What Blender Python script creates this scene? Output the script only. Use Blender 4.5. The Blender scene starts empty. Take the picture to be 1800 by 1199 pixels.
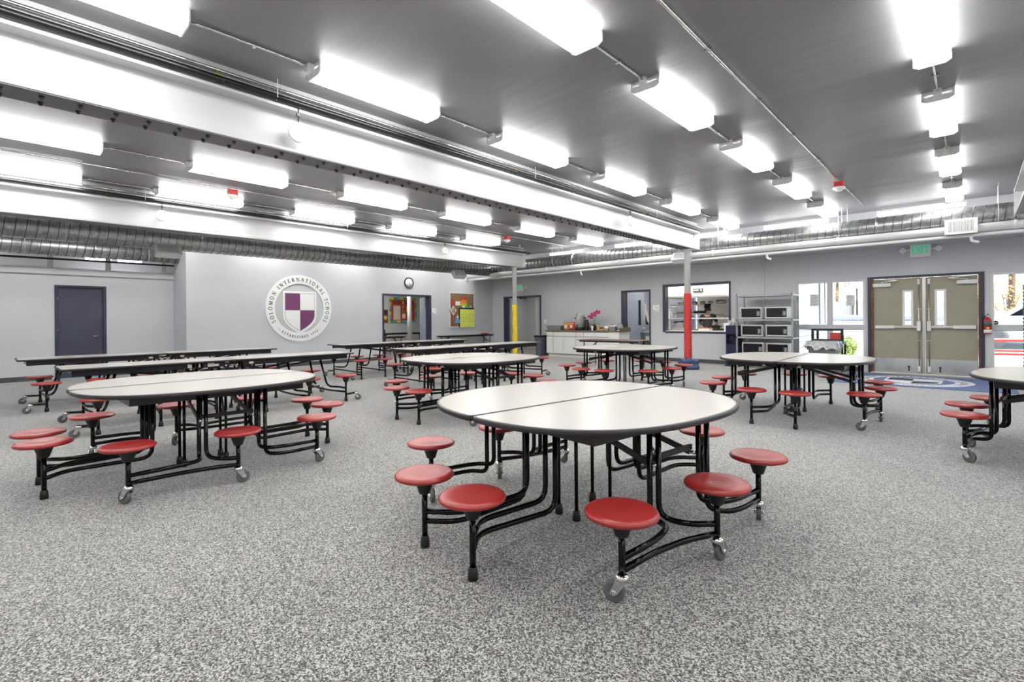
import bpy, math, random
from mathutils import Vector, Matrix
random.seed(7)
sc = bpy.context.scene
C = sc.collection
pi = math.pi

# ---------------------------------------------------------------- camera
YAW, ROLL, CH = 0.752115, -0.0081, 1.31
FPX, Y0 = 866.98, 561.68
cam = bpy.data.cameras.new('camera')
cam.sensor_width = 36.0
cam.lens = FPX * 36.0 / 1800.0
cam.shift_y = (Y0 - 599.5) / 1800.0
cam.clip_start, cam.clip_end = 0.05, 300
co = bpy.data.objects.new('camera', cam)
C.objects.link(co)
r0 = Vector((math.cos(YAW), math.sin(YAW), 0)); u0 = Vector((0, 0, 1)); f0 = Vector((-math.sin(YAW), math.cos(YAW), 0))
cr, sr = math.cos(ROLL), math.sin(ROLL)
rt = cr * r0 + sr * u0; up = -sr * r0 + cr * u0
co.matrix_world = Matrix(((rt.x, up.x, -f0.x, 0), (rt.y, up.y, -f0.y, 0), (rt.z, up.z, -f0.z, CH), (0, 0, 0, 1)))
sc.camera = co

# ---------------------------------------------------------------- world, sun, exposure
w = bpy.data.worlds.new('world'); sc.world = w; w.use_nodes = True
nt = w.node_tree
for n in list(nt.nodes): nt.nodes.remove(n)
sky = nt.nodes.new('ShaderNodeTexSky'); sky.sky_type = 'NISHITA'
sky.sun_disc = False; sky.sun_elevation = math.radians(42); sky.sun_rotation = math.radians(100); sky.altitude = 50
bg = nt.nodes.new('ShaderNodeBackground'); bg.inputs['Strength'].default_value = .75
out = nt.nodes.new('ShaderNodeOutputWorld')
nt.links.new(sky.outputs[0], bg.inputs[0]); nt.links.new(bg.outputs[0], out.inputs[0])
sun = bpy.data.lights.new('sun', 'SUN'); sun.energy = 11.0; sun.angle = math.radians(0.6); sun.color = (1, .95, .87)
so = bpy.data.objects.new('sun', sun); C.objects.link(so)
so.rotation_euler = Vector((-.72, .12, -.68)).to_track_quat('-Z', 'Y').to_euler()
sc.view_settings.view_transform = 'Standard'
sc.view_settings.look = 'None'
sc.view_settings.exposure = 0.0
sc.view_settings.gamma = 1.0
sc.view_settings.use_curve_mapping = False
LIGHT = 23.0      # radiance of the fluorescent diffusers

# ---------------------------------------------------------------- materials
M = {}
def mat(name, col, rough=.5, metal=0., spec=.5, nz=None, bump=None, emit=None, coat=0., alpha=None):
    m = bpy.data.materials.new(name); m.use_nodes = True
    t = m.node_tree; b = t.nodes['Principled BSDF']
    b.inputs['Base Color'].default_value = (*col, 1)
    b.inputs['Roughness'].default_value = rough
    b.inputs['Metallic'].default_value = metal
    b.inputs['Specular IOR Level'].default_value = spec
    if coat: b.inputs['Coat Weight'].default_value = coat
    tc = None
    if nz or bump:
        tc = t.nodes.new('ShaderNodeTexCoord')
    if nz:                      # (scale, amount[, stretch])
        n = t.nodes.new('ShaderNodeTexNoise'); n.inputs['Scale'].default_value = nz[0]; n.inputs['Detail'].default_value = 4
        src = tc.outputs['Object']
        if len(nz) > 2:
            mp = t.nodes.new('ShaderNodeMapping'); mp.inputs['Scale'].default_value = nz[2]
            t.links.new(src, mp.inputs[0]); src = mp.outputs[0]
        t.links.new(src, n.inputs['Vector'])
        r = t.nodes.new('ShaderNodeValToRGB')
        a = nz[1]
        r.color_ramp.elements[0].color = (*[c * (1 - a) for c in col], 1); r.color_ramp.elements[0].position = .3
        r.color_ramp.elements[1].color = (*[min(1, c * (1 + a)) for c in col], 1); r.color_ramp.elements[1].position = .7
        t.links.new(n.outputs['Fac'], r.inputs[0]); t.links.new(r.outputs[0], b.inputs['Base Color'])
    if bump:                    # (scale, strength, distance[, stretch])
        n2 = t.nodes.new('ShaderNodeTexNoise'); n2.inputs['Scale'].default_value = bump[0]; n2.inputs['Detail'].default_value = 3
        src = tc.outputs['Object']
        if len(bump) > 3:
            mp = t.nodes.new('ShaderNodeMapping'); mp.inputs['Scale'].default_value = bump[3]
            t.links.new(src, mp.inputs[0]); src = mp.outputs[0]
        t.links.new(src, n2.inputs['Vector'])
        bp = t.nodes.new('ShaderNodeBump'); bp.inputs['Strength'].default_value = bump[1]; bp.inputs['Distance'].default_value = bump[2]
        t.links.new(n2.outputs['Fac'], bp.inputs['Height']); t.links.new(bp.outputs[0], b.inputs['Normal'])
    if emit:
        b.inputs['Emission Color'].default_value = (*emit[0], 1); b.inputs['Emission Strength'].default_value = emit[1]
    M[name] = m
    return m

mat('wall_paint', (.60, .612, .64), .55, nz=(1.2, .03), bump=(180, .12, .002))
mat('wall_paint_blue', (.42, .46, .55), .5, nz=(1.2, .03))
mat('wall_white', (.80, .80, .78), .5, nz=(1.5, .03))
mat('navy_paint', (.035, .040, .075), .35, nz=(3, .15))
mat('door_navy', (.055, .06, .10), .38, nz=(2, .12))
mat('door_bluegrey', (.27, .31, .40), .4, nz=(2, .06))
mat('olive_paint', (.36, .335, .25), .42, nz=(3, .05))
mat('bronze_trim', (.16, .075, .035), .4, .3, nz=(6, .3))
mat('steel', (.70, .70, .68), .3, 1., nz=(2.5, .2), bump=(3, .08, .02, (1, 1, .25)))
mat('brushed', (.66, .65, .62), .33, 1., nz=(30, .06))
mat('galvanised', (.52, .53, .53), .33, .9, nz=(14, .25), bump=(40, .06, .004))
mat('seam_metal', (.10, .10, .10), .4, .6, nz=(20, .1))
mat('chrome', (.72, .72, .73), .16, 1., nz=(40, .05))
mat('white_metal', (.80, .80, .80), .42, nz=(3, .03))
mat('beam_white', (.52, .525, .53), .38, nz=(1.1, .06, (3, .2, 3)), bump=(60, .08, .003))
mat('shaded_gap', (.045, .047, .055), .9, 0, .05, nz=(6, .1))  # flat dark tone for the shaded gaps on the wing outside
mat('shade_grey', (.16, .16, .162), .45, nz=(5, .1))  # shade under the beam flanges, put into the colour
mat('rack_grey', (.36, .37, .38), .35, .5, nz=(12, .1))
mat('bright_steel', (.86, .86, .85), .3, .45, nz=(8, .06))
mat('bolt_dark', (.05, .05, .05), .4, .3, nz=(20, .1))
mat('bolt_grey', (.30, .30, .29), .45, .3, nz=(20, .1))
mat('black_tube', (.002, .002, .003), .13, 0, .28, nz=(8, .2))
mat('black_plastic', (.006, .006, .007), .42, nz=(12, .2))
mat('black_metal', (.006, .006, .008), .34, nz=(12, .2))
mat('edge_black', (.024, .022, .028), .4, nz=(20, .15))
mat('red_plastic', (.30, .018, .017), .33, 0, .6, nz=(160, .16), bump=(220, .15, .001))
mat('grey_rubber', (.13, .13, .13), .5, nz=(12, .1))
mat('pale_rubber', (.12, .122, .125), .45, nz=(12, .1))
mat('baseboard_rubber', (.075, .08, .08), .45, nz=(4, .12))
mat('white_paper', (.92, .92, .90), .6, nz=(10, .03))
mat('white_plastic', (.92, .92, .91), .35, nz=(6, .02))
mat('black_ink', (.02, .02, .025), .6, nz=(30, .1))
mat('purple', (.19, .045, .15), .45, nz=(8, .06))
mat('yellow_wrap', (.78, .60, .03), .42, nz=(9, .14), bump=(14, .5, .03, (1, 1, 5)))
mat('red_wrap', (.52, .025, .03), .34, nz=(9, .2), bump=(14, .6, .03, (1, 1, 4)))
mat('green_wrap', (.03, .25, .06), .4, nz=(9, .2), bump=(14, .5, .03, (1, 1, 5)))
mat('navy_vinyl', (.035, .06, .16), .25, nz=(5, .3), bump=(9, .6, .03))
mat('bin_grey', (.105, .12, .145), .45, nz=(8, .08))
mat('bin_light', (.19, .195, .205), .45, nz=(8, .06))
mat('tub_grey', (.22, .235, .245), .45, nz=(8, .06))
mat('bag_clear', (.34, .34, .35), .2, nz=(20, .25))
mat('cabinet_white', (.80, .80, .78), .38, nz=(3, .02))
mat('granite', (.20, .15, .11), .25, nz=(60, .5))
mat('cork', (.26, .17, .085), .8, nz=(70, .5))
mat('calendar_yellow', (.80, .86, .16), .6, nz=(6, .04))
mat('paper_blue', (.15, .42, .75), .6, nz=(6, .08))
mat('paper_green', (.06, .42, .12), .6, nz=(6, .1))
mat('paper_red', (.60, .05, .035), .55, nz=(6, .1))
mat('paper_orange', (.80, .26, .03), .6, nz=(6, .1))
mat('paper_yellow', (.82, .66, .05), .6, nz=(6, .08))
mat('paper_lime', (.50, .60, .05), .6, nz=(6, .08))
mat('paper_cream', (.78, .72, .62), .6, nz=(6, .05))
mat('bag_orange', (.78, .20, .05), .35, nz=(11, .5))
mat('bag_red', (.62, .06, .05), .35, nz=(11, .5))
mat('cooler_navy', (.018, .022, .07), .32, nz=(6, .15))
mat('extinguisher_red', (.58, .02, .03), .25, nz=(8, .08))
mat('alarm_red', (.60, .03, .04), .35, nz=(8, .08))
mat('brass', (.55, .38, .10), .3, 1., nz=(20, .15))
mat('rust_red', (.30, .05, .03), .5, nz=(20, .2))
mat('dark_glass', (.006, .006, .012), .06, 0, .7, nz=(3, .2))
mat('microwave_door', (.010, .010, .014), .10, 0, .6, nz=(3, .2))
mat('brown_laminate', (.16, .115, .095), .35, nz=(5, .2, (1, 8, 1)))
mat('petal', (.52, .02, .16), .5, nz=(30, .3))
mat('leaf_green', (.07, .15, .04), .5, nz=(20, .3))
mat('skin', (.55, .33, .24), .5, nz=(20, .08))
mat('hair', (.012, .010, .012), .5, nz=(40, .3))
mat('shirt_dark', (.035, .03, .036), .7, nz=(30, .2))
mat('trouser_dark', (.03, .03, .04), .75, nz=(30, .2))
mat('food_tan', (.55, .36, .16), .6, nz=(30, .3))
mat('cardboard', (.42, .27, .13), .7, nz=(10, .1))
mat('light_fabric', (.70, .70, .68), .8, nz=(20, .08))
mat('amber_glass', (.80, .40, .06), .2, nz=(20, .2), emit=((1., .55, .12), 2.2))
mat('tile_dark', (.06, .055, .05), .4, nz=(6, .2))
mat('duct_dark', (.12, .12, .12), .5, nz=(6, .1))
mat('concrete', (.55, .54, .51), .85, nz=(3, .08), bump=(30, .3, .01))
mat('asphalt', (.20, .20, .21), .9, nz=(8, .15))
mat('fence_wood', (.50, .46, .43), .8, nz=(4, .2, (6, 6, .4)))
mat('siding', (.74, .75, .75), .6, nz=(3, .04))
mat('autumn', (.52, .30, .10), .7, nz=(9, .5))
mat('bush_green', (.22, .30, .06), .7, nz=(20, .4))
mat('bark', (.14, .09, .06), .9, nz=(10, .3))
mat('car_white', (.75, .75, .76), .2, 0, .5, nz=(3, .02), coat=.5)
mat('exit_green', (.04, .5, .22), .4, nz=(10, .05), emit=((.04, .62, .36), .38))
mat('diffuser', (.9, .9, .9), .4, nz=(2, .01), emit=((1., .985, .955), LIGHT))
mat('strip_glow', (.9, .9, .9), .4, nz=(2, .01), emit=((1., .985, .955), 9.0))
mat('added_light_glow', (.9, .9, .9), .4, nz=(2, .01), emit=((1., .94, .84), 16.0))

# tabletop laminate: speckled off-white
m = mat('laminate', (.42, .395, .375), .27, 0, .5, nz=(260, .05))
# mat colours (entrance mat, speckled blue)
mat('mat_blue', (.11, .15, .29), .9, nz=(220, .55))
mat('mat_white', (.62, .64, .68), .9, nz=(220, .25))
mat('mat_dark', (.045, .05, .075), .9, nz=(220, .4))

# carpet: salt and pepper loop pile
m = bpy.data.materials.new('carpet'); m.use_nodes = True; t = m.node_tree; b = t.nodes['Principled BSDF']
b.inputs['Roughness'].default_value = .95; b.inputs['Specular IOR Level'].default_value = .15
b.inputs['Sheen Weight'].default_value = .5; b.inputs['Sheen Roughness'].default_value = .4
tc = t.nodes.new('ShaderNodeTexCoord')
n1 = t.nodes.new('ShaderNodeTexNoise'); n1.inputs['Scale'].default_value = 150; n1.inputs['Detail'].default_value = 3; n1.inputs['Roughness'].default_value = .7
vo = t.nodes.new('ShaderNodeTexVoronoi'); vo.inputs['Scale'].default_value = 165
n3 = t.nodes.new('ShaderNodeTexNoise'); n3.inputs['Scale'].default_value = 1.1; n3.inputs['Detail'].default_value = 4
for n in (n1, n3, vo): t.links.new(tc.outputs['Object'], n.inputs['Vector'])
sp = t.nodes.new('ShaderNodeSeparateColor'); t.links.new(vo.outputs['Color'], sp.inputs[0])
md = t.nodes.new('ShaderNodeMath'); md.operation = 'MULTIPLY_ADD'; md.inputs[1].default_value = .55
t.links.new(sp.outputs[0], md.inputs[0]); 
m2 = t.nodes.new('ShaderNodeMath'); m2.operation = 'MULTIPLY'; m2.inputs[1].default_value = .45
t.links.new(n1.outputs['Fac'], m2.inputs[0]); t.links.new(m2.outputs[0], md.inputs[2])
r1 = t.nodes.new('ShaderNodeValToRGB'); e = r1.color_ramp.elements
e[0].position = .28; e[0].color = (.03, .03, .029, 1); e[1].position = .72; e[1].color = (.49, .485, .468, 1)
k = e.new(.5); k.color = (.178, .177, .172, 1)
mx2 = t.nodes.new('ShaderNodeMix'); mx2.data_type = 'RGBA'; mx2.blend_type = 'OVERLAY'; mx2.inputs[0].default_value = .22
t.links.new(md.outputs[0], r1.inputs[0]); t.links.new(r1.outputs[0], mx2.inputs[6]); t.links.new(n3.outputs['Fac'], mx2.inputs[7]); t.links.new(mx2.outputs[2], b.inputs['Base Color'])
bp = t.nodes.new('ShaderNodeBump'); bp.inputs['Strength'].default_value = .3; bp.inputs['Distance'].default_value = .004
t.links.new(md.outputs[0], bp.inputs['Height']); t.links.new(bp.outputs[0], b.inputs['Normal'])
M['carpet'] = m

# ceiling: grey textured paint with faint long undulations running across the bays
m = bpy.data.materials.new('ceiling_paint'); m.use_nodes = True; t = m.node_tree; b = t.nodes['Principled BSDF']
b.inputs['Base Color'].default_value = (.235, .24, .248, 1); b.inputs['Roughness'].default_value = .42
tc = t.nodes.new('ShaderNodeTexCoord')
mp = t.nodes.new('ShaderNodeMapping'); mp.inputs['Scale'].default_value = (.35, 2.2, 1)
n1 = t.nodes.new('ShaderNodeTexNoise'); n1.inputs['Scale'].default_value = 1.0; n1.inputs['Detail'].default_value = 3
n2 = t.nodes.new('ShaderNodeTexNoise'); n2.inputs['Scale'].default_value = 75; n2.inputs['Detail'].default_value = 2
t.links.new(tc.outputs['Object'], mp.inputs[0]); t.links.new(mp.outputs[0], n1.inputs['Vector']); t.links.new(tc.outputs['Object'], n2.inputs['Vector'])
b1 = t.nodes.new('ShaderNodeBump'); b1.inputs['Strength'].default_value = .16; b1.inputs['Distance'].default_value = .10
b2 = t.nodes.new('ShaderNodeBump'); b2.inputs['Strength'].default_value = .30; b2.inputs['Distance'].default_value = .008
t.links.new(n1.outputs['Fac'], b1.inputs['Height']); t.links.new(n2.outputs['Fac'], b2.inputs['Height'])
t.links.new(b1.outputs[0], b2.inputs['Normal']); t.links.new(b2.outputs[0], b.inputs['Normal'])
M['ceiling_paint'] = m

# window glass: mostly see-through with a little mirror
m = bpy.data.materials.new('window_glass'); m.use_nodes = True; t = m.node_tree
for n in list(t.nodes): t.nodes.remove(n)
o_ = t.nodes.new('ShaderNodeOutputMaterial'); tr = t.nodes.new('ShaderNodeBsdfTransparent'); gl = t.nodes.new('ShaderNodeBsdfGlossy')
gl.inputs['Roughness'].default_value = .02; tr.inputs[0].default_value = (.96, .98, .97, 1)
fr = t.nodes.new('ShaderNodeFresnel'); fr.inputs[0].default_value = 1.45
mxs = t.nodes.new('ShaderNodeMixShader')
t.links.new(fr.outputs[0], mxs.inputs[0]); t.links.new(tr.outputs[0], mxs.inputs[1]); t.links.new(gl.outputs[0], mxs.inputs[2]); t.links.new(mxs.outputs[0], o_.inputs[0])
M['window_glass'] = m

# ---------------------------------------------------------------- mesh helpers
class MB:
    def __init__(s): s.v = []; s.f = []; s.sm = []
    def add(s, vs, fs, smooth=False):
        o = len(s.v); s.v += [tuple(p) for p in vs]
        for f in fs: s.f.append([i + o for i in f]); s.sm.append(smooth)
        return s
    def box(s, x0, x1, y0, y1, z0, z1):
        return s.add([(x0, y0, z0), (x1, y0, z0), (x1, y1, z0), (x0, y1, z0), (x0, y0, z1), (x1, y0, z1), (x1, y1, z1), (x0, y1, z1)],
                     [(3, 2, 1, 0), (4, 5, 6, 7), (0, 1, 5, 4), (1, 2, 6, 5), (2, 3, 7, 6), (3, 0, 4, 7)])
    def bar(s, p, q, wd, ht, upv=(0, 0, 1)):
        p = Vector(p); q = Vector(q); d = (q - p).normalized(); u = Vector(upv)
        if abs(d.dot(u)) > .98: u = Vector((1, 0, 0))
        sd = d.cross(u).normalized() * wd / 2; u2 = sd.cross(d).normalized() * ht / 2
        vs = [e + a * sd + b_ * u2 for e in (p, q) for a, b_ in ((-1, -1), (1, -1), (1, 1), (-1, 1))]
        return s.add(vs, [(0, 1, 2, 3), (7, 6, 5, 4), (0, 4, 5, 1), (1, 5, 6, 2), (2, 6, 7, 3), (3, 7, 4, 0)])
    def tube(s, pts, r, n=8, bend=0., caps=True, r2=None):
        pts = [Vector(p) for p in pts]
        if bend > 0 and len(pts) > 2:
            o = [pts[0]]
            for i in range(1, len(pts) - 1):
                a, b_, c = pts[i - 1], pts[i], pts[i + 1]
                d = min(bend, (a - b_).length * .48, (c - b_).length * .48)
                p0 = b_ + (a - b_).normalized() * d; p1 = b_ + (c - b_).normalized() * d
                for k in range(5):
                    q = k / 4; o.append(p0 * (1 - q) ** 2 + b_ * 2 * q * (1 - q) + p1 * q * q)
            o.append(pts[-1]); pts = o
        base = len(s.v); m_ = len(pts)
        t0 = (pts[1] - pts[0]).normalized(); ref = Vector((0, 0, 1)) if abs(t0.z) < .9 else Vector((1, 0, 0))
        nrm = t0.cross(ref).normalized()
        for i, p in enumerate(pts):
            if i == 0: d = t0
            elif i == m_ - 1: d = (pts[-1] - pts[-2]).normalized()
            else: d = ((pts[i + 1] - p).normalized() + (p - pts[i - 1]).normalized()).normalized()
            nrm = (nrm - d * nrm.dot(d)).normalized(); bn = d.cross(nrm)
            rr = r if r2 is None else r + (r2 - r) * i / (m_ - 1)
            for k in range(n):
                a = 2 * pi * k / n
                s.v.append(tuple(p + rr * (math.cos(a) * nrm + math.sin(a) * bn)))
        for i in range(m_ - 1):
            for k in range(n):
                k2 = (k + 1) % n
                s.f.append([base + i * n + k, base + i * n + k2, base + (i + 1) * n + k2, base + (i + 1) * n + k]); s.sm.append(True)
        if caps:
            s.f.append([base + k for k in reversed(range(n))]); s.sm.append(False)
            s.f.append([base + (m_ - 1) * n + k for k in range(n)]); s.sm.append(False)
        return s
    def lathe(s, prof, c=(0, 0, 0), n=20, axis='z', smooth=True):
        base = len(s.v); cx, cy, cz = c
        for (r, z) in prof:
            for k in range(n):
                a = 2 * pi * k / n; x, y = r * math.cos(a), r * math.sin(a)
                s.v.append({'z': (cx + x, cy + y, cz + z), 'y': (cx + x, cy + z, cz - y), 'x': (cx + z, cy + x, cz + y)}[axis])
        for i in range(len(prof) - 1):
            for k in range(n):
                k2 = (k + 1) % n
                s.f.append([base + i * n + k, base + i * n + k2, base + (i + 1) * n + k2, base + (i + 1) * n + k]); s.sm.append(smooth)
        if prof[0][0] > 1e-5: s.f.append([base + k for k in reversed(range(n))]); s.sm.append(False)
        if prof[-1][0] > 1e-5: s.f.append([base + (len(prof) - 1) * n + k for k in range(n)]); s.sm.append(False)
        return s
    def prism(s, out_, z0, z1, fn=None, smooth_side=False):
        n = len(out_); fn = fn or (lambda a, b_, z: (a, b_, z))
        vs = [fn(a, b_, z0) for a, b_ in out_] + [fn(a, b_, z1) for a, b_ in out_]
        s.add(vs, [list(reversed(range(n))), list(range(n, 2 * n))])
        o = len(s.v) - 2 * n
        for i in range(n):
            j = (i + 1) % n
            s.f.append([o + i, o + j, o + n + j, o + n + i]); s.sm.append(smooth_side)
        return s
    def mesh(s, name):
        me = bpy.data.meshes.new(name); me.from_pydata(s.v, [], s.f)
        me.polygons.foreach_set('use_smooth', s.sm); me.update(); return me
    def build(s, name, m_, parent=None, loc=None, bevel=0., kind=None, label=None):
        o = bpy.data.objects.new(name, s.mesh(name)); o.data.materials.append(M[m_]); C.objects.link(o)
        if parent: o.parent = parent
        if loc: o.location = loc
        if bevel:
            bv = o.modifiers.new('bevel', 'BEVEL'); bv.width = bevel; bv.segments = 2; bv.limit_method = 'ANGLE'
        if kind: o['kind'] = kind
        if label: o['label'] = label
        return o

def B(x0, x1, y0, y1, z0, z1): return MB().box(x0, x1, y0, y1, z0, z1)
def thing(name, label, cat, loc=(0, 0, 0), rz=0., group=None):
    o = bpy.data.objects.new(name, None); C.objects.link(o); o.location = loc; o.rotation_euler = (0, 0, rz)
    o.empty_display_size = .2
    o['label'] = label; o['category'] = cat
    if group: o['group'] = group
    return o
def tag(o, label, cat, group=None):
    o['label'] = label; o['category'] = cat
    if group: o['group'] = group
    return o
def struct(name, mb, m_, parent=None, bevel=0.):
    o = mb.build(name, m_, parent, bevel=bevel)
    if not parent: o['kind'] = 'structure'
    return o
def dup(root, loc=None, rz=None, label=None, group=None):
    def cp(o, par):
        c = o.copy(); C.objects.link(c)
        if par: c.parent = par
        for ch in kids.get(o.name, ()): cp(ch, c)
        return c
    kids = KIDS(root)
    r = cp(root, None)
    if loc is not None: r.location = loc
    if rz is not None: r.rotation_euler = (0, 0, rz)
    if label: r['label'] = label
    if group: r['group'] = group
    return r
def KIDS(root):
    d = {}
    def walk(o):
        ch = list(o.children); d[o.name] = ch
        for c in ch: walk(c)
    walk(root); return d

# ---------------------------------------------------------------- stroke lettering (upright serif capitals and digits)
def arc(cx, cy, rx, ry, a0, a1, n=12):
    return [(cx + rx * math.cos(math.radians(a0 + (a1 - a0) * i / n)), cy + ry * math.sin(math.radians(a0 + (a1 - a0) * i / n))) for i in range(n + 1)]
TK, TN = .17, .075        # thick and thin stroke
def ser(x, y, wd=.34): return ([(x - wd / 2, y), (x + wd / 2, y)], .06)
GL = {
 'I': (.36, [([(.18, 0), (.18, 1)], TK), ser(.18, .03), ser(.18, .97)]),
 'L': (.62, [([(.16, 0), (.16, 1)], TK), ser(.16, .97), ([(.0, .035), (.6, .035)], TN), ([(.58, 0), (.58, .24)], .05)]),
 'T': (.70, [([(.35, 0), (.35, 1)], TK), ser(.35, .03), ([(.0, .965), (.7, .965)], TN), ([(.03, .76), (.03, 1)], .05), ([(.67, .76), (.67, 1)], .05)]),
 'E': (.62, [([(.16, 0), (.16, 1)], TK), ([(0, .035), (.6, .035)], TN), ([(0, .965), (.58, .965)], TN), ([(.16, .52), (.46, .52)], TN), ([(.58, 0), (.58, .24)], .05), ([(.56, .78), (.56, 1)], .05)]),
 'H': (.84, [([(.17, 0), (.17, 1)], TK), ([(.67, 0), (.67, 1)], TK), ([(.17, .52), (.67, .52)], TN), ser(.17, .03), ser(.17, .97), ser(.67, .03), ser(.67, .97)]),
 'N': (.86, [([(.15, 0), (.15, 1)], TN), ([(.14, .98), (.72, .02)], TK), ([(.72, 0), (.72, 1)], TN), ser(.15, .03, .3), ser(.72, .97, .3)]),
 'M': (1.0, [([(.16, 0), (.16, 1)], TN), ([(.16, .98), (.5, .04)], TK), ([(.5, .04), (.84, .98)], TN), ([(.84, 0), (.84, 1)], TK), ser(.16, .03, .3), ser(.84, .03, .34)]),
 'A': (.86, [([(.12, 0), (.43, 1)], TN), ([(.43, 1), (.74, 0)], TK), ([(.2, .32), (.64, .32)], TN), ser(.12, .03, .28), ser(.74, .03, .3)]),
 'O': (.90, [(arc(.45, .5, .37, .45, 0, 360, 20), .13)]),
 'C': (.82, [(arc(.46, .5, .38, .45, 45, 315, 18), .13), ([(.73, .72), (.73, .95)], .05)]),
 'S': (.62, [(arc(.31, .74, .22, .21, 20, 270, 12) + arc(.31, .29, .24, .24, 90, -160, 12), .12)]),
 'D': (.84, [([(.17, 0), (.17, 1)], TK), ([(.17, .965), (.38, .965)] + arc(.38, .5, .36, .465, 90, -90, 12) + [(.17, .035)], .12), ser(.12, .03, .2), ser(.12, .97, .2)]),
 'B': (.68, [([(.17, 0), (.17, 1)], TK), ([(.17, .965), (.34, .965)] + arc(.34, .745, .2, .22, 90, -90, 8) + [(.17, .525)], .11), ([(.17, .525), (.36, .525)] + arc(.36, .28, .23, .245, 90, -90, 8) + [(.17, .035)], .11)]),
 'R': (.76, [([(.17, 0), (.17, 1)], TK), ([(.17, .965), (.36, .965)] + arc(.36, .735, .22, .23, 90, -90, 8) + [(.17, .505)], .11), ([(.36, .5), (.7, .02)], TK), ser(.17, .03)]),
 'X': (.80, [([(.12, 0), (.68, 1)], .12), ([(.12, 1), (.68, 0)], .16)]),
 'F': (.60, [([(.16, 0), (.16, 1)], TK), ([(0, .965), (.58, .965)], TN), ([(.16, .52), (.46, .52)], TN), ser(.16, .03)]),
 '1': (.44, [([(.22, 0), (.22, 1)], .13), ([(.04, .80), (.22, .98)], .08), ser(.22, .03, .3)]),
 '9': (.58, [(arc(.28, .70, .20, .24, 0, 360, 14), .11), (arc(.10, .70, .40, .68, 0, -62, 8), .11)]),
 '4': (.60, [([(.42, 0), (.42, 1)], .12), ([(.42, .98), (.04, .30)], .08), ([(.02, .30), (.58, .30)], .09)]),
 '2': (.58, [(arc(.28, .72, .21, .22, 170, -40, 10) + [(.05, .05)], .11), ([(.04, .045), (.54, .045)], .1)]),
 '0': (.60, [(arc(.3, .5, .22, .44, 0, 360, 16), .12)]),
 '3': (.56, [(arc(.27, .74, .2, .21, 150, -90, 10) + arc(.27, .28, .22, .25, 90, -150, 10), .11)]),
 '5': (.56, [([(.5, .96), (.12, .96), (.09, .56)] + arc(.26, .30, .22, .26, 115, -150, 10), .11)]),
 '6': (.58, [(arc(.29, .28, .2, .24, 0, 360, 14), .11), (arc(.47, .30, .38, .66, 180, 112, 8), .11)]),
 '7': (.56, [([(.04, .95), (.52, .95), (.2, 0)], .12)]),
 '8': (.58, [(arc(.29, .75, .17, .2, 0, 360, 12), .1), (arc(.29, .28, .21, .25, 0, 360, 14), .11)]),
 '.': (.3, [(arc(.15, .42, .07, .07, 0, 360, 8), .12)]),
 '-': (.4, [([(.05, .45), (.35, .45)], .1)]),
 ' ': (.40, []),
}
def glyph(mb, ch, fn, d0, d1, wk=1.):
    """strokes of one letter; fn(x, y, d) maps the letter square (and depth d) into the scene"""
    for pts, wd in GL[ch][1]:
        wd *= wk; n = len(pts); L = []; R = []
        for i, p in enumerate(pts):
            a = Vector(pts[max(0, i - 1)]); c = Vector(pts[min(n - 1, i + 1)]); d = (c - a)
            d = d.normalized() if d.length > 1e-6 else Vector((1, 0)); nn = Vector((-d.y, d.x)) * wd / 2
            L.append((p[0] + nn.x, p[1] + nn.y)); R.append((p[0] - nn.x, p[1] - nn.y))
        for i in range(n - 1):
            q = [R[i], R[i + 1], L[i + 1], L[i]]
            mb.add([fn(*a, d0) for a in q] + [fn(*a, d1) for a in q], [(0, 1, 2, 3), (4, 5, 6, 7), (0, 4, 5, 1), (1, 5, 6, 2), (2, 6, 7, 3), (3, 7, 4, 0)])
def line_text(mb, text, h, org, ux, uy, un, gap=.14, depth=.004, wk=1., center=True):
    """straight text; org = baseline start (or centre), ux right, uy up, un out"""
    org, ux, uy, un = Vector(org), Vector(ux), Vector(uy), Vector(un)
    W = sum(GL[c][0] + gap for c in text) - gap; x = -W / 2 if center else 0.
    for c in text:
        x0 = x
        glyph(mb, c, lambda a, b_, d: org + ux * ((a + x0) * h) + uy * (b_ * h) + un * d, 0., depth, wk)
        x += GL[c][0] + gap
    return mb
def ring_text(mb, text, h, cen, ux, uy, un, rad, a_mid, gap=.18, depth=.004, inward=False, wk=1., d0=0., each=None):
    """text on a circle; a_mid = angle (deg) of the middle; inward = bottom text read upright"""
    cen, ux, uy, un = Vector(cen), Vector(ux), Vector(uy), Vector(un)
    W = (sum(GL[c][0] + gap for c in text) - gap) * h; s = -W / 2
    for c in text:
        if each is not None: mb = MB()
        wch = GL[c][0] * h; mid = s + wch / 2
        if not inward:
            a = math.radians(a_mid) - mid / (rad + h / 2); rx = Vector((math.sin(a), -math.cos(a))); ry = Vector((math.cos(a), math.sin(a))); o = ry * rad
        else:
            a = math.radians(a_mid) + mid / (rad - h / 2); ry = -Vector((math.cos(a), math.sin(a))); rx = Vector((-math.sin(a), math.cos(a))); o = -ry * rad
        def fn(px, py, d):
            q = o + rx * (px * h - wch / 2) + ry * (py * h)
            return cen + ux * q.x + uy * q.y + un * (d + d0)
        glyph(mb, c, fn, 0., depth, wk)
        if each is not None and mb.v: each(mb)
        s += (GL[c][0] + gap) * h
    return mb

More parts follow.
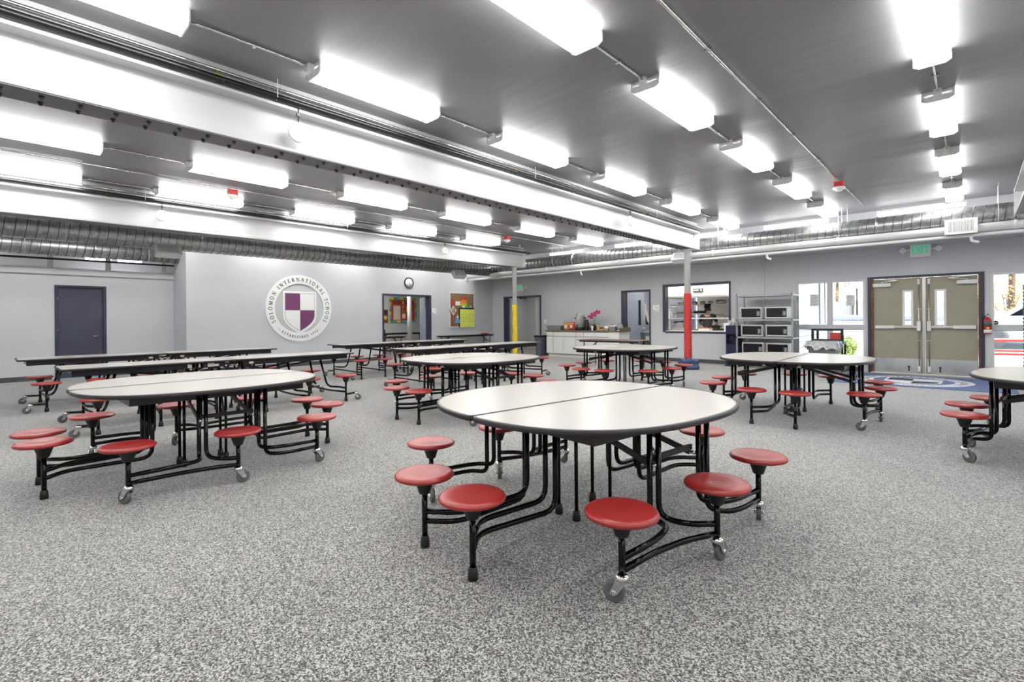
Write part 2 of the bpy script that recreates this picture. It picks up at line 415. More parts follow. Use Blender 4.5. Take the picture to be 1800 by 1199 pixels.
# ================================================================ THE SETTING
YR, XL, XR2, CZ = 14.25, -14.40, -15.63, 3.78
def boxes(lst):
    mb = MB()
    for q in lst: mb.box(*q)
    return mb
struct('floor', boxes([(-19, 6.7, -5.2, 14.40, -.1, 0), (-15.4, -11.0, 14.40, 16.8, -.1, 0)]), 'carpet')
struct('floor_kitchen', B(-9.7, -4.2, 14.40, 18.4, -.1, 0), 'tile_dark')
struct('ceiling', B(-19, 6.7, -5.2, 14.45, CZ, CZ + .12), 'ceiling_paint')
struct('wall_far', boxes([(-15.4, -13.77, YR, YR + .2, 0, CZ), (-13.77, -11.83, YR, YR + .2, 2.22, CZ), (-11.83, -8.42, YR, YR + .2, 0, CZ),
    (-8.42, -7.38, YR, YR + .2, 2.22, CZ), (-7.38, -6.97, YR, YR + .2, 0, CZ), (-6.97, -4.95, YR, YR + .2, 0, .89), (-6.97, -4.95, YR, YR + .2, 2.34, CZ),
    (-4.95, -3.33, YR, YR + .2, 0, CZ), (-3.33, -1.87, YR, YR + .2, 0, .15), (-3.33, -1.87, YR, YR + .2, 2.20, CZ), (-1.87, -1.82, YR, YR + .2, 0, CZ),
    (-1.82, .17, YR, YR + .2, 2.235, CZ), (.17, .26, YR, YR + .2, 0, CZ), (.26, 1.66, YR, YR + .2, 0, .15), (.26, 1.66, YR, YR + .2, 2.20, CZ), (1.66, 2.3, YR, YR + .2, 0, CZ), (2.3, 5.9, YR, YR + .2, 0, .15), (2.3, 5.9, YR, YR + .2, 2.6, CZ), (5.9, 6.7, YR, YR + .2, 0, CZ)]), 'wall_paint')
struct('wall_left', boxes([(XL - .2, XL, 3.45, 9.06, 0, CZ), (XL - .2, XL, 9.06, 11.09, 2.215, CZ), (XL - .2, XL, 11.09, YR, 0, CZ)]), 'wall_paint')
struct('wall_left_return', B(-17.1, XL - .2, 3.45, 3.6, 0, CZ), 'wall_paint')
struct('wall_left_recess', boxes([(XR2 - .2, XR2, -5.2, 1.11, 0, 2.45), (XR2 - .2, XR2, 1.11, 2.05, 2.205, 2.45), (XR2 - .2, XR2, 2.05, 3.45, 0, 2.45)]), 'wall_paint')
struct('wall_left_upper', B(-17.1, -16.9, -5.2, 3.45, 2.3, CZ), 'wall_paint')
struct('trim_1', B(-16.9, XR2 + .05, -5.2, 3.45, 2.45, 2.60), 'wall_paint')
struct('wall_near', B(-19, 6.7, -5.2, -5.0, 0, CZ), 'wall_paint')
struct('wall_right', B(6.5, 6.7, -5.0, YR, 0, CZ), 'wall_paint')
# baseboards
bb = .11
struct('baseboard_far', boxes([(-14.4, -13.82, YR - .012, YR, 0, bb), (-11.78, -11.12, YR - .012, YR, 0, bb), (-7.33, -3.33, YR - .012, YR, 0, bb), (-3.33, -1.90, YR - .012, YR, 0, bb), (.22, 6.5, YR - .012, YR, 0, bb)]), 'baseboard_rubber')
struct('baseboard_left', boxes([(XL, XL + .012, 3.45, 9.0, 0, bb), (XL, XL + .012, 11.14, YR, 0, bb)]), 'baseboard_rubber')
struct('baseboard_left_recess', boxes([(XR2, XR2 + .012, -5, 1.06, 0, bb), (XR2, XR2 + .012, 2.1, 3.45, 0, bb), (XR2, XL, 3.438, 3.45, 0, bb)]), 'baseboard_rubber')

# room seen through the doorway in the left wall
struct('wall_classroom_back', B(-18.5, -18.3, 7.0, YR + .2, 0, 3.1), 'wall_paint')
struct('wall_classroom_side', boxes([(-18.3, XL - .2, 7.0, 7.2, 0, 3.1), (-18.3, XL - .6, 14.05, 14.2, 0, 3.1)]), 'wall_paint')
struct('ceiling_classroom', B(-18.5, XL - .2, 7.0, YR + .2, 3.0, 3.1), 'wall_white')
# lobby behind the open doorway in the far wall
struct('wall_lobby', boxes([(-14.75, -14.55, YR + .2, 16.7, 0, 2.7), (-14.55, -11.2, 16.5, 16.7, 0, 2.7), (-11.3, -11.1, YR + .2, 16.5, 0, 2.7)]), 'wall_paint')
struct('ceiling_lobby', B(-15.4, -11.1, YR + .2, 16.7, 2.62, 2.72), 'wall_white')
struct('trim_2', B(-13.98, -13.88, 16.44, 16.5, 0, 2.62), 'wall_white')
# kitchen
struct('wall_kitchen', boxes([(-7.55, -4.2, 18.2, 18.4, 0, 3.0), (-4.3, -4.15, YR + .2, 18.2, 0, 3.0)]), 'wall_white')
struct('wall_kitchen_entry', boxes([(-9.7, -9.55, YR + .2, 18.4, 0, 3.0), (-9.55, -7.65, 18.2, 18.4, 0, 3.0)]), 'wall_paint_blue')
struct('ceiling_kitchen', B(-9.7, -4.15, YR + .2, 18.4, 2.9, 3.0), 'wall_white')

# ---- door 1: navy door with frame in the recessed left wall
d1 = struct('door_1', B(XR2 - .09, XR2 - .045, 1.16, 1.99, .01, 2.155), 'door_navy')
struct('door_frame', boxes([(XR2 - .12, XR2 + .02, 1.11, 1.16, 0, 2.205), (XR2 - .12, XR2 + .02, 1.99, 2.05, 0, 2.205), (XR2 - .12, XR2 + .02, 1.16, 1.99, 2.155, 2.205)]), 'navy_paint', d1, bevel=.006)
MB().lathe([(.028, 0), (.03, .01), (.012, .014), (.012, .05)], (XR2 - .045, 1.90, .99), 14, 'x').tube([(XR2 + .005, 1.90, .99), (XR2 + .005, 1.79, .985)], .01, 8).build('door_handle', 'chrome', d1, label='chrome lever handle')
for z in (.28, 1.15, 1.88): MB().tube([(XR2 - .035, 1.165, z - .05), (XR2 - .035, 1.165, z + .05)], .009, 8).build('hinge', 'chrome', d1)

# ---- door 2: open doorway in the left wall, leaf swung into the classroom
d2 = struct('door_2', boxes([(XL - .22, XL + .02, 9.06, 9.12, 0, 2.215), (XL - .22, XL + .02, 11.0, 11.09, 0, 2.215), (XL - .22, XL + .02, 9.12, 11.0, 2.155, 2.215)]), 'navy_paint', bevel=.006)
lf = B(-.88, 0, 0, .045, .01, 2.15).build('door_leaf', 'door_bluegrey', d2)
lf.matrix_world = Matrix.Translation((XL - .21, 10.975, 0)) @ Matrix.Rotation(math.radians(-24), 4, 'Z')
MB().lathe([(.028, 0), (.03, .01), (.012, .014), (.012, .05)], (-.81, -.005, .99), 12, 'y').tube([(-.81, -.04, .99), (-.71, -.04, .985)], .01, 8).build('door_handle', 'chrome', lf)
for z in (.28, 1.15, 1.88): B(XL - .235, XL - .17, 10.975, 11.0, z - .06, z + .06).build('hinge', 'chrome', d2)

# ---- door 3: open doorway in the far wall (lobby)
d3 = struct('door_3', boxes([(-13.77, -13.70, YR - .02, YR + .22, 0, 2.22), (-11.89, -11.83, YR - .02, YR + .22, 0, 2.22), (-13.70, -11.89, YR - .02, YR + .22, 2.155, 2.22)]), 'navy_paint', bevel=.006)
lf = B(-.045, 0, 0, .9, .01, 2.15).build('door_leaf', 'door_navy', d3)
lf.matrix_world = Matrix.Translation((-13.68, YR + .21, 0)) @ Matrix.Rotation(math.radians(40), 4, 'Z')
MB().lathe([(.028, 0), (.03, .01), (.012, .014), (.012, .05)], (0, .83, 1.0), 12, 'x').tube([(.045, .83, 1.0), (.045, .73, .995)], .01, 8).build('door_handle', 'chrome', lf)
boxes([(-12.95, -12.85, YR + .02, YR + .1, 2.11, 2.155), (-12.75, -12.65, YR + .02, YR + .1, 2.11, 2.155)]).build('door_stop', 'black_metal', d3)

# ---- door 4: open doorway to the kitchen, grey-blue leaf with a narrow window
d4 = struct('door_4', boxes([(-8.42, -8.34, YR - .02, YR + .22, 0, 2.22), (-7.43, -7.38, YR - .02, YR + .22, 0, 2.22), (-8.34, -7.43, YR - .02, YR + .22, 2.16, 2.22)]), 'navy_paint', bevel=.006)
lw = Matrix.Translation((-8.32, YR + .21, 0)) @ Matrix.Rotation(math.radians(81), 4, 'Z')
lf = boxes([(0, .57, 0, .045, .01, 2.14), (.69, .88, 0, .045, .01, 2.14), (.57, .69, 0, .045, .01, 1.10), (.57, .69, 0, .045, 1.92, 2.14)]).build('door_leaf', 'door_bluegrey', d4)
lf.matrix_world = lw
boxes([(.555, .575, -.008, .053, 1.085, 1.935), (.685, .705, -.008, .053, 1.085, 1.935), (.575, .685, -.008, .053, 1.085, 1.105), (.575, .685, -.008, .053, 1.915, 1.935)]).build('vision_frame', 'chrome', lf)
B(.57, .69, .018, .026, 1.10, 1.92).build('vision_pane', 'dark_glass', lf)
MB().lathe([(.03, 0), (.033, -.012), (.014, -.016), (.014, -.04), (.028, -.055), (.026, -.075), (.0, -.08)], (.82, 0, .98), 14, 'y').build('door_knob', 'chrome', lf)
for z in (.28, 1.12, 1.95): B(-8.345, -8.31, YR + .19, YR + .215, z - .07, z + .07).build('hinge', 'brass', d4)

# ---- serving opening to the kitchen
w3 = struct('window_3', boxes([(-6.97, -6.89, YR - .025, YR + .2, .89, 2.34), (-5.0, -4.95, YR - .025, YR + .2, .89, 2.34), (-6.89, -5.0, YR - .025, YR + .2, 2.27, 2.34), (-6.89, -5.0, YR - .025, YR - .005, .86, .915)]), 'navy_paint', bevel=.006)
B(-6.89, -5.0, YR - .005, YR + .55, .895, .93).build('serving_sill', 'white_metal', w3)

# ---- door 5: olive double doors to the outside
d5 = struct('door_5', boxes([(-1.82, -1.765, YR - .03, YR + .16, 0, 2.235), (.115, .17, YR - .03, YR + .16, 0, 2.235), (-1.765, .115, YR - .03, YR + .16, 2.185, 2.235)]), 'navy_paint', bevel=.006)
boxes([(-1.765, -1.715, YR, YR + .14, 0, 2.185), (.075, .115, YR, YR + .14, 0, 2.185)]).build('jamb', 'bronze_trim', d5)
B(-.828, -.782, YR - .005, YR + .10, .02, 2.185).build('centre_mullion', 'brushed', d5, label='brushed steel removable post between the doors')
B(-1.765, .115, YR - .06, YR + .16, 0, .022).build('threshold', 'brushed', d5, bevel=.006)
def leaf(x0, x1, s):        # s = +1: hinges at x0 side
    wx = (x1 - .32, x1 - .185) if s > 0 else (x0 + .185, x0 + .32)
    y0, y1 = YR + .045, YR + .09
    f = boxes([(x0, wx[0], y0, y1, .025, 2.175), (wx[1], x1, y0, y1, .025, 2.175), (wx[0], wx[1], y0, y1, .025, 1.11), (wx[0], wx[1], y0, y1, 1.87, 2.175)]).build('door_leaf', 'olive_paint', d5)
    a, b_ = wx
    boxes([(a - .03, a + .012, y0 - .012, y1 + .012, 1.08, 1.90), (b_ - .012, b_ + .03, y0 - .012, y1 + .012, 1.08, 1.90), (a + .012, b_ - .012, y0 - .012, y1 + .012, 1.08, 1.122), (a + .012, b_ - .012, y0 - .012, y1 + .012, 1.858, 1.90)]).build('vision_frame', 'white_metal', f, bevel=.003)
    B(a, b_, y0 + .018, y0 + .024, 1.11, 1.87).build('vision_pane', 'window_glass', f)
    B(x0 + .015, x1 - .03 if s > 0 else x1 - .015, y0 - .004, y0, .035, .355).build('kick_plate', 'steel', f, label='polished steel kick plate')
    rx = x1 - .06 if s > 0 else x0 + .06
    e0, e1 = (x0 + .03, rx - .02) if s > 0 else (rx + .02, x1 - .03)
    B(e0, e1, y0 - .07, y0 - .02, 1.04, 1.095).build('push_bar', 'brushed', f, bevel=.01)
    hb = (e0, e0 + .36) if s > 0 else (e1 - .36, e1)
    B(hb[0], hb[1], y0 - .085, y0 - .018, 1.03, 1.105).build('push_pad', 'white_metal', f, bevel=.01)
    B(rx - .035, rx + .035, y0 - .085, y0, .98, 1.20).build('latch_box', 'white_metal', f, bevel=.012)
    MB().tube([(rx, y0 - .02, .05), (rx, y0 - .02, 2.14)], .011, 8).build('vertical_rod', 'brushed', f)
    for z in (.07, 2.02): B(rx - .022, rx + .022, y0 - .045, y0, z, z + .12).build('rod_latch', 'white_metal', f, bevel=.004)
    for z in (.75, 1.46): B(rx - .035, rx + .035, y0 - .032, y0, z, z + .02).build('rod_guide', 'brushed', f)
    c0 = (x0 - .005, x0 + .33) if s > 0 else (x1 - .33, x1 + .005)
    B(c0[0], c0[1], y0 - .09, y0, 1.995, 2.075).build('door_closer', 'white_metal', f, bevel=.006, label='white door closer body')
    pm = (c0[0] + c0[1]) / 2
    MB().bar((pm, y0 - .06, 2.095), (pm + .30 * s, y0 - .14, 2.13), .035, .012).bar((pm + .30 * s, y0 - .14, 2.13), (pm - .06 * s, YR - .03, 2.165), .035, .012).tube([(pm, y0 - .06, 2.07), (pm, y0 - .06, 2.11)], .014, 8).build('closer_arm', 'brushed', f)
    sx = x1 - .24 if s > 0 else x0 + .24
    MB().tube([(sx, y0 - .012, .16), (sx, y0 - .012, .07)], .012, 8).box(sx - .022, sx + .022, y0 - .03, y0, .16, .19).build('door_holder', 'black_metal', f)
    hx = x0 if s > 0 else x1
    for i in range(9): MB().lathe([(.007, 0), (.006, -.004), (0, -.005)], (hx + .012 * s, y0, .16 + .235 * i), 8, 'y').build('screw', 'chrome', f)
leaf(-1.712, -.832, 1); leaf(-.778, .072, -1)

# ---- window 1 (four lights beside the double doors) and window 2 (beyond them)
def glazing(name, x0, x1, mull, y=YR + .03):
    fr_ = boxes([(x0, x0 + .035, y, y + .09, .15, 2.20), (x1 - .035, x1, y, y + .09, .15, 2.20), (x0 + .035, x1 - .035, y, y + .09, 2.165, 2.20), (x0 + .035, x1 - .035, y, y + .09, .15, .185)])
    f = struct(name, fr_, 'white_metal')
    B(mull - .045, mull + .045, y - .03, y + .1, .15, 2.20).build('mullion', 'wall_paint', f)
    for a, b_ in ((x0, mull - .045), (mull + .045, x1)): B(a, b_, y - .03, y + .1, 1.005, 1.11).build('transom', 'wall_paint', f)
    for a, b_ in ((x0 + .035, mull - .045), (mull + .045, x1 - .035)):
        for z0, z1 in ((.185, 1.005), (1.11, 2.165)):
            B(a, b_, y + .045, y + .051, z0, z1).build('pane', 'window_glass', f)
            boxes([(a, a + .018, y + .02, y + .044, z0, z1), (b_ - .018, b_, y + .02, y + .044, z0, z1), (a + .018, b_ - .018, y + .02, y + .044, z0, z0 + .014), (a + .018, b_ - .018, y + .02, y + .044, z1 - .014, z1)]).build('glazing_bead', 'white_metal', f)
    return f
glazing('window_1', -3.33, -1.87, -2.595)
glazing('window_2', .26, 1.66, .96)
glazing('window_added', 2.3, 5.9, 4.1)  # unseen extra window, added to bring daylight onto the ceiling

# ================================================================ steel beams, columns
def beam(x, label, ya=-5.0, yb=12.72, bolts=True):
    t = MB()
    pr = [(-.155, 3.09), (.155, 3.09), (.155, 3.118), (.012, 3.125), (.012, 3.52), (.155, 3.527), (.155, 3.555), (-.155, 3.555), (-.155, 3.527), (-.012, 3.52), (-.012, 3.125), (-.155, 3.118)]
    t.prism(pr, ya, yb, lambda a, b_, z: (x + a, z, b_))
    o = t.build('steel_beam', 'beam_white'); tag(o, label, 'beam')
    for f in o.data.polygons: pass
    B(x - .10, x + .10, ya, yb, 3.555, CZ).build('nailer', 'beam_white', o)
    B(x - .15, x + .15, ya, yb - .25, 3.078, 3.09).build('underside_shade', 'shade_grey', o, label='grey plate added as shade under the beam')  # thin sheet whose grey stands in for shade under the flange
    B(x - .16, x + .16, yb, yb + .012, 3.085, 3.56).build('end_plate', 'white_metal', o)
    if bolts:
        me = MB().lathe([(.019, .0), (.019, -.012), (.012, -.014), (.012, -.028), (.0, -.029)], (0, 0, 0), 6, smooth=False).mesh('bolt')
        me.materials.append(M['bolt_dark'])
        ys = [-.6 + .228 * i for i in range(38)] + [8.12 + .118 * i for i in range(35)]
        for y in ys:
            for dx in (-.075, .075):
                b_ = bpy.data.objects.new('bolt', me); C.objects.link(b_); b_.parent = o; b_.location = (x + dx, y, 3.078)
    return o
BM = [-5.36, -11.41, .70]
beam(BM[0], 'white steel beam with rows of bolts under it, resting on the red-wrapped column')
beam(BM[1], 'white steel beam resting on the yellow-wrapped column', bolts=False)
beam(BM[2], 'white steel beam end resting on the green-wrapped column', yb=12.6, bolts=False)
def column(x, y, wrap, zt, lab, cname):
    c = thing('column', lab, 'column', (x, y, 0))
    MB().lathe([(.078, 0), (.078, 3.06), (.12, 3.065), (.12, 3.09)], n=20).build('pole', 'white_metal', c)
    z0 = .285 if cname == 'red' else .02
    pr = []; n = 74; rnd = random.Random(int(x * 10))
    for i in range(n + 1):
        pr.append((.094 + .008 * math.sin(i * 2.4) + rnd.uniform(-.005, .005), z0 + (zt - z0) * i / n))
    pr = [(.085, z0)] + pr + [(.08, zt + .01)]
    MB().lathe(pr, n=20).build('padding', wrap, c, label=cname + ' wrapped padding')
    return c
column(-5.36, 12.34, 'red_wrap', 1.93, 'white column wrapped in red, navy padded base', 'red')
column(-11.41, 12.34, 'yellow_wrap', 1.80, 'white column wrapped in yellow beside the far doorway', 'yellow')
column(.73, 12.42, 'green_wrap', 1.84, 'white column wrapped in green by the fire extinguisher', 'green')
# padded navy base round the red column (one soft pad)
mb = MB(); pr = [(.125, .01), (.30, 0), (.31, .06), (.285, .14), (.30, .22), (.28, .26), (.125, .27), (.125, .01)]
mb.lathe(pr, (-5.36, 12.34, 0), 4, smooth=False); mb.f = mb.f[:-2]; mb.sm = mb.sm[:-2]
o = mb.build('base_pad', 'navy_vinyl', bevel=.03); o.rotation_euler = (0, 0, 0); tag(o, 'crumpled navy vinyl pad around the foot of the red-wrapped column', 'pad')

# ================================================================ ducts and pipes
struct('trim_3', B(XL, 6.5, 13.12, YR, 2.90, 2.97), 'wall_paint')
def duct(name, label, p, q, r, step=.15, straps=()):
    p, q = Vector(p), Vector(q); L = (q - p).length; d = (q - p).normalized()
    t = thing(name, label, 'duct', p)
    ax = 'x' if abs(d.x) > .5 else 'y'
    MB().lathe([(r, 0), (r, L)], n=32, axis=ax).build('duct_body', 'galvanised', t)
    sm = MB(); n = int(L / step); up_ = Vector((0, 0, 1)); sd = d.cross(up_)
    for i in range(1, n):                     # spiral lock seam, one turn per step
        pts = []
        for k in range(25):
            a = 2 * pi * k / 24; c = d * (i * step + step * k / 24)
            pts.append(c + (sd * math.cos(a) + up_ * math.sin(a)) * (r + .002))
        sm.tube(pts, .006, 4, caps=False)
    sm.build('spiral_seam', 'seam_metal', t, kind='stuff')
    for s in straps:
        pts = [d * s + (sd * math.cos(a) + up_ * math.sin(a)) * (r + .008) for a in [pi + pi * k / 12 for k in range(13)]]
        z1 = CZ - p.z
        m_ = MB().tube([pts[0] + up_ * (z1 - pts[0].z)] + pts + [pts[-1] + up_ * (z1 - pts[-1].z)], .006, 5)
        m_.build('hanger_strap', 'white_metal', t)
    for s in [L * k / 5 for k in range(1, 5)]:
        MB().lathe([(r, 0), (r + .014, .004), (r + .014, .03), (r, .034)], tuple(d * s), 32, ax).build('coupling', 'galvanised', t)
    return t
dl = duct('air_duct', 'spiral metal air duct hanging beyond the beam above the school crest wall', (-13.2, -5, 3.15), (-13.2, 12.8, 3.15), .218, straps=(1.2, 3.6, 6.1, 8.45, 11.2, 14.0, 16.3))
d2_ = duct('air_duct', 'spiral metal air duct over the ledge above the navy door', (-15.15, -5, 3.03), (-15.15, 3.45, 3.03), .19, straps=(3.0, 5.6, 7.8))
dr = duct('air_duct', 'spiral metal air duct along the far wall over the doors', (-13.35, 13.0, 3.225), (6.4, 13.0, 3.225), .185, straps=(3.2, 5.9, 8.6, 11.2, 13.7, 16.6))
def register(par, loc, rx, ry, rz, wd, ht, dp):
    r = boxes([(-wd / 2, wd / 2, 0, dp, -ht / 2, ht / 2)]).build('register', 'white_metal', par)
    r.matrix_world = Matrix.Translation(loc) @ Matrix.Rotation(rz, 4, 'Z') @ Matrix.Rotation(rx, 4, 'X')
    boxes([(-wd / 2 - .02, wd / 2 + .02, -.012, 0, ht / 2 - .02, ht / 2 + .02), (-wd / 2 - .02, wd / 2 + .02, -.012, 0, -ht / 2 - .02, -ht / 2 + .02), (-wd / 2 - .02, -wd / 2 + .03, -.012, 0, -ht / 2, ht / 2), (wd / 2 - .03, wd / 2 + .02, -.012, 0, -ht / 2, ht / 2)]).build('register_frame', 'white_metal', r)
    B(-wd / 2 + .03, wd / 2 - .03, -.003, -.001, -ht / 2 + .02, ht / 2 - .02).build('register_throat', 'bin_light', r)
    mb = MB(); n = int(wd / .022)
    for i in range(n):
        xx = -wd / 2 + .035 + (wd - .07) * i / (n - 1); mb.box(xx - .006, xx + .006, -.012, -.004, -ht / 2 + .02, ht / 2 - .02)
    mb.build('louvres', 'white_metal', r, kind='stuff')
    return r
bpy.context.view_layer.update()
register(dl, (-12.92, 2.76, 2.925), math.radians(-38), 0, math.radians(90), .46, .26, .16)
register(dl, (-12.92, 11.2, 2.925), math.radians(-38), 0, math.radians(90), .46, .26, .16)
register(dr, (-.165, 12.74, 3.02), math.radians(-6), 0, 0, .43, .25, .20)
register(dr, (-5.72, 12.80, 2.98), math.radians(-38), 0, 0, .50, .24, .16)

def pipe(name, label, cat, pts, r, m_, n=10, bend=.0, extra=None):
    o = MB().tube(pts, r, n, bend).build(name, m_); tag(o, label, cat)
    return o
big = pipe('water_pipe', 'thick white pipe running below the duct on the far side', 'pipe', [(XL + .01, 12.9, 2.985), (6.4, 12.9, 2.985)], .075, 'white_metal', 14)
for i in range(7): MB().lathe([(.075, 0), (.088, .004), (.088, .05), (.075, .054)], (-13.2 + 2.75 * i, 12.9, 2.985), 14, 'x').build('coupling', 'white_metal', big)
for i in range(7): MB().tube([(-12.4 + 2.6 * i, 12.9, 3.06), (-12.4 + 2.6 * i, 12.9, CZ)], .006, 6).build('hanger_rod', 'white_metal', big)
thin = pipe('conduit_pipe', 'thin white pipe slung under the thick white pipe', 'pipe', [(XL + .01, 12.88, 2.845), (6.4, 12.88, 2.845)], .032, 'white_metal', 10)
for x in (-9.05, -3.62, -.02):
    MB().tube([(x, 12.88, 2.845), (x, 12.88, 2.74), (x + .10, 12.80, 2.70)], .026, 8, .05).build('elbow_drop', 'white_metal', thin)
pipe('conduit_drop', 'thin grey conduit dropping down the far wall behind the microwave rack', 'conduit', [(-4.09, YR - .02, 2.9), (-4.09, YR - .02, .6)], .016, 'white_metal', 8)
for bx, nm in ((BM[0], 'bolted beam of the red column'), (BM[1], 'beam of the yellow column'), (BM[2], 'beam of the green column')):
    sx = bx + .17
    p_ = pipe('sprinkler_pipe', 'black sprinkler pipe with brass heads along the ' + nm, 'pipe', [(sx, -5, 3.607), (sx, 12.95, 3.607)], .033, 'black_metal', 10)
    pipe('conduit', 'silver conduit clipped just above the black pipe on the ' + nm, 'conduit', [(sx - .03, -5, 3.70), (sx - .03, 13.1, 3.70)], .017, 'chrome', 8)
    for y in (1.52, 5.65, 9.9):
        MB().lathe([(.030, 0), (.036, .006), (.036, .07), (.030, .076)], (sx, y - .03, 3.605), 12, 'y').build('pipe_tee', 'black_metal', p_)
        MB().lathe([(.012, 0), (.014, .02), (.008, .03), (.018, .045), (.0, .048)], (sx, y, 3.63), 10).build('sprinkler_head', 'brass', p_)
    for y in (-1.2, 2.05, 6.1, 10.3):
        MB().tube([(sx + .03, y, CZ), (sx + .03, y, 3.60), (sx, y, 3.572), (sx - .03, y, 3.60)], .005, 5).build('hanger_rod', 'white_metal', p_)
# things in the recess over the navy door
pipe('sprinkler_pipe', 'black pipe in the recess above the ledge over the navy door', 'pipe', [(-15.45, -5, 2.78), (-15.45, 3.43, 2.80)], .022, 'black_metal', 8)
for i, y in enumerate((-1.2, 1.05, 2.1, 3.25)):
    o = B(-15.75, -15.65, y - .05, y + .05, 2.6, 3.0).build('steel_post', 'white_metal'); tag(o, ('short grey steel post standing on the ledge, %s along it' % ('before the photo edge', 'first', 'second', 'at the wall corner')[i]), 'post')

# round white discs hung on the beam webs
for bx, y, z, la in ((BM[0], 2.27, 3.30, 'round white disc hanging on the bolted beam in front of the crest wall'), (BM[1], 2.31, 3.33, 'small-looking round white disc on the beam above the duct register'),
                     (BM[0], 9.17, 3.34, 'round white disc on the bolted beam close to the red-wrapped column'), (BM[1], 9.18, 3.33, 'round white disc on the beam close to the yellow-wrapped column')):
    t = thing('speaker_disc', la, 'disc', (bx + .17, y, z))
    MB().lathe([(.0, .02), (.06, .022), (.095, .016), (.107, .004), (.105, -.012), (.0, -.012)], (0, 0, 0), 28, 'x').build('disc', 'white_plastic', t)
    MB().tube([(.0, 0, .10), (.01, 0, .20), (-.01, .01, .26)], .006, 6).box(-.016, .016, -.016, .016, .17, .20).build('hook', 'black_metal', t)

# ================================================================ ceiling lights
def make_light(wd, ln=1.45):
    h = wd / 2
    root = thing('ceiling_light', 'x', 'ceiling light')
    B(-h + .02, h - .02, -ln / 2, ln / 2, -.055, 0).build('housing', 'white_metal', root)
    pr = [(-h, -.05), (-h + .008, -.095), (-h + .045, -.115), (h - .045, -.115), (h - .008, -.095), (h, -.05)]
    MB().prism(pr, -ln / 2 + .012, ln / 2 - .012, lambda a, b_, z: (a, z, b_)).build('diffuser', 'diffuser', root)
    pc = [(-h - .004, -.0), (-h - .004, -.095), (-h + .04, -.119), (h - .04, -.119), (h + .004, -.095), (h + .004, 0)]
    for s in (-1, 1):
        y0 = -ln / 2 if s < 0 else ln / 2 - .012
        MB().prism(pc, y0, y0 + .012, lambda a, b_, z: (a, z, b_)).build('end_cap', 'white_metal', root)
    return root
ORD = ['first', 'second', 'third', 'fourth', 'fifth', 'sixth', 'seventh', 'eighth']
YC = [12.9, 10.38, 7.85, 5.38, 2.9, .4, -2.1]
rows = [(-.27, .27, 'aimed at the olive double doors'), (-2.46, .31, 'just past the ceiling conduit with alarm'), (-4.65, .29, 'along the bolted beam, open side'),
        (-8.84, .30, 'midway between the two white beams'), (-11.00, .29, 'tight beside the yellow column beam'), (-6.62, .29, 'hidden just behind the bolted beam'), (-13.6, .29, 'added unseen between duct and crest wall')]  # row by the crest wall is unseen, added to light that wall
proto = {}
for x, wd, rn in rows:
    for i, yc in enumerate(YC):
        if x == -11.0 and i == 0: continue
        l = make_light(wd) if wd not in proto else dup(proto[wd])
        proto.setdefault(wd, l)
        l.location = (x, yc + (0.0 if x > -8 else .0), CZ)
        l['label'] = 'ceiling light, %s from far wall in the row %s' % (ORD[i], rn); l['group'] = 'long ceiling lights in rows'
    c = thing('conduit', 'thin conduit linking the lights in the row ' + rn, 'conduit', (x, 0, CZ - .03))
    for i in range(len(YC) - 1):
        a, b_ = YC[i + 1] + .725, YC[i] - .725
        MB().tube([(0, a, 0), (.0, a + .15, .012), (0, b_ - .15, .012), (0, b_, -.0)], .012, 6).build('tube', 'chrome', c)
        B(-.03, .03, (a + b_) / 2 - .012, (a + b_) / 2 + .012, -.002, .03).build('strap', 'chrome', c)
        B(-.035, .035, b_ - .055, b_, -.05, .03).build('connector', 'white_metal', c)
# further bays beside and behind the viewer
for x, xn in ((2.9, 'past the green column'), (5.1, 'along the unseen side wall')):
    for i, yc in enumerate(YC):
        l = dup(proto[.27], (x, yc, CZ), label='ceiling light, %s from far wall in the row %s' % (ORD[i], xn), group='long ceiling lights in rows')
# strip lights across the top of the far wall
for i, (xc, ln) in enumerate(((-.84, 1.5), (-3.25, 1.45), (-5.55, 1.3), (-7.7, 1.45), (-10.4, 1.4))):
    t = thing('strip_light', 'slim strip light above the far duct, %s from the green column' % ORD[i], 'strip light', (xc, 13.9, 3.66), group='strip lights above the far duct')
    B(-ln / 2, ln / 2, -.035, .035, .0, .05).build('housing', 'white_metal', t)
    B(-ln / 2 + .01, ln / 2 - .01, -.045, .045, -.06, 0).build('diffuser', 'strip_glow', t, bevel=.01)
    MB().tube([(ln / 2 - .1, 0, .05), (ln / 2 - .1, 0, CZ - 3.66)], .006, 5).tube([(-ln / 2 + .1, 0, .05), (-ln / 2 + .1, 0, CZ - 3.66)], .006, 5).build('hanger', 'white_metal', t)
for i, y in enumerate((-.2, 2.0, 2.65)):
    t = thing('strip_light', 'slim strip light glowing behind the duct over the navy door, %s along the ledge' % ORD[i], 'strip light', (-16.4, y, 2.98), group='strip lights behind the ledge')
    MB().tube([(0, 0, .05), (0, 0, CZ - 2.98)], .006, 5).build('hanger', 'white_metal', t)
    B(-.04, .04, -.55 if i == 0 else -.26, .26, 0, .05).build('housing', 'white_metal', t)
    B(-.045, .045, -.54 if i == 0 else -.25, .25, -.06, 0).build('diffuser', 'strip_glow', t)
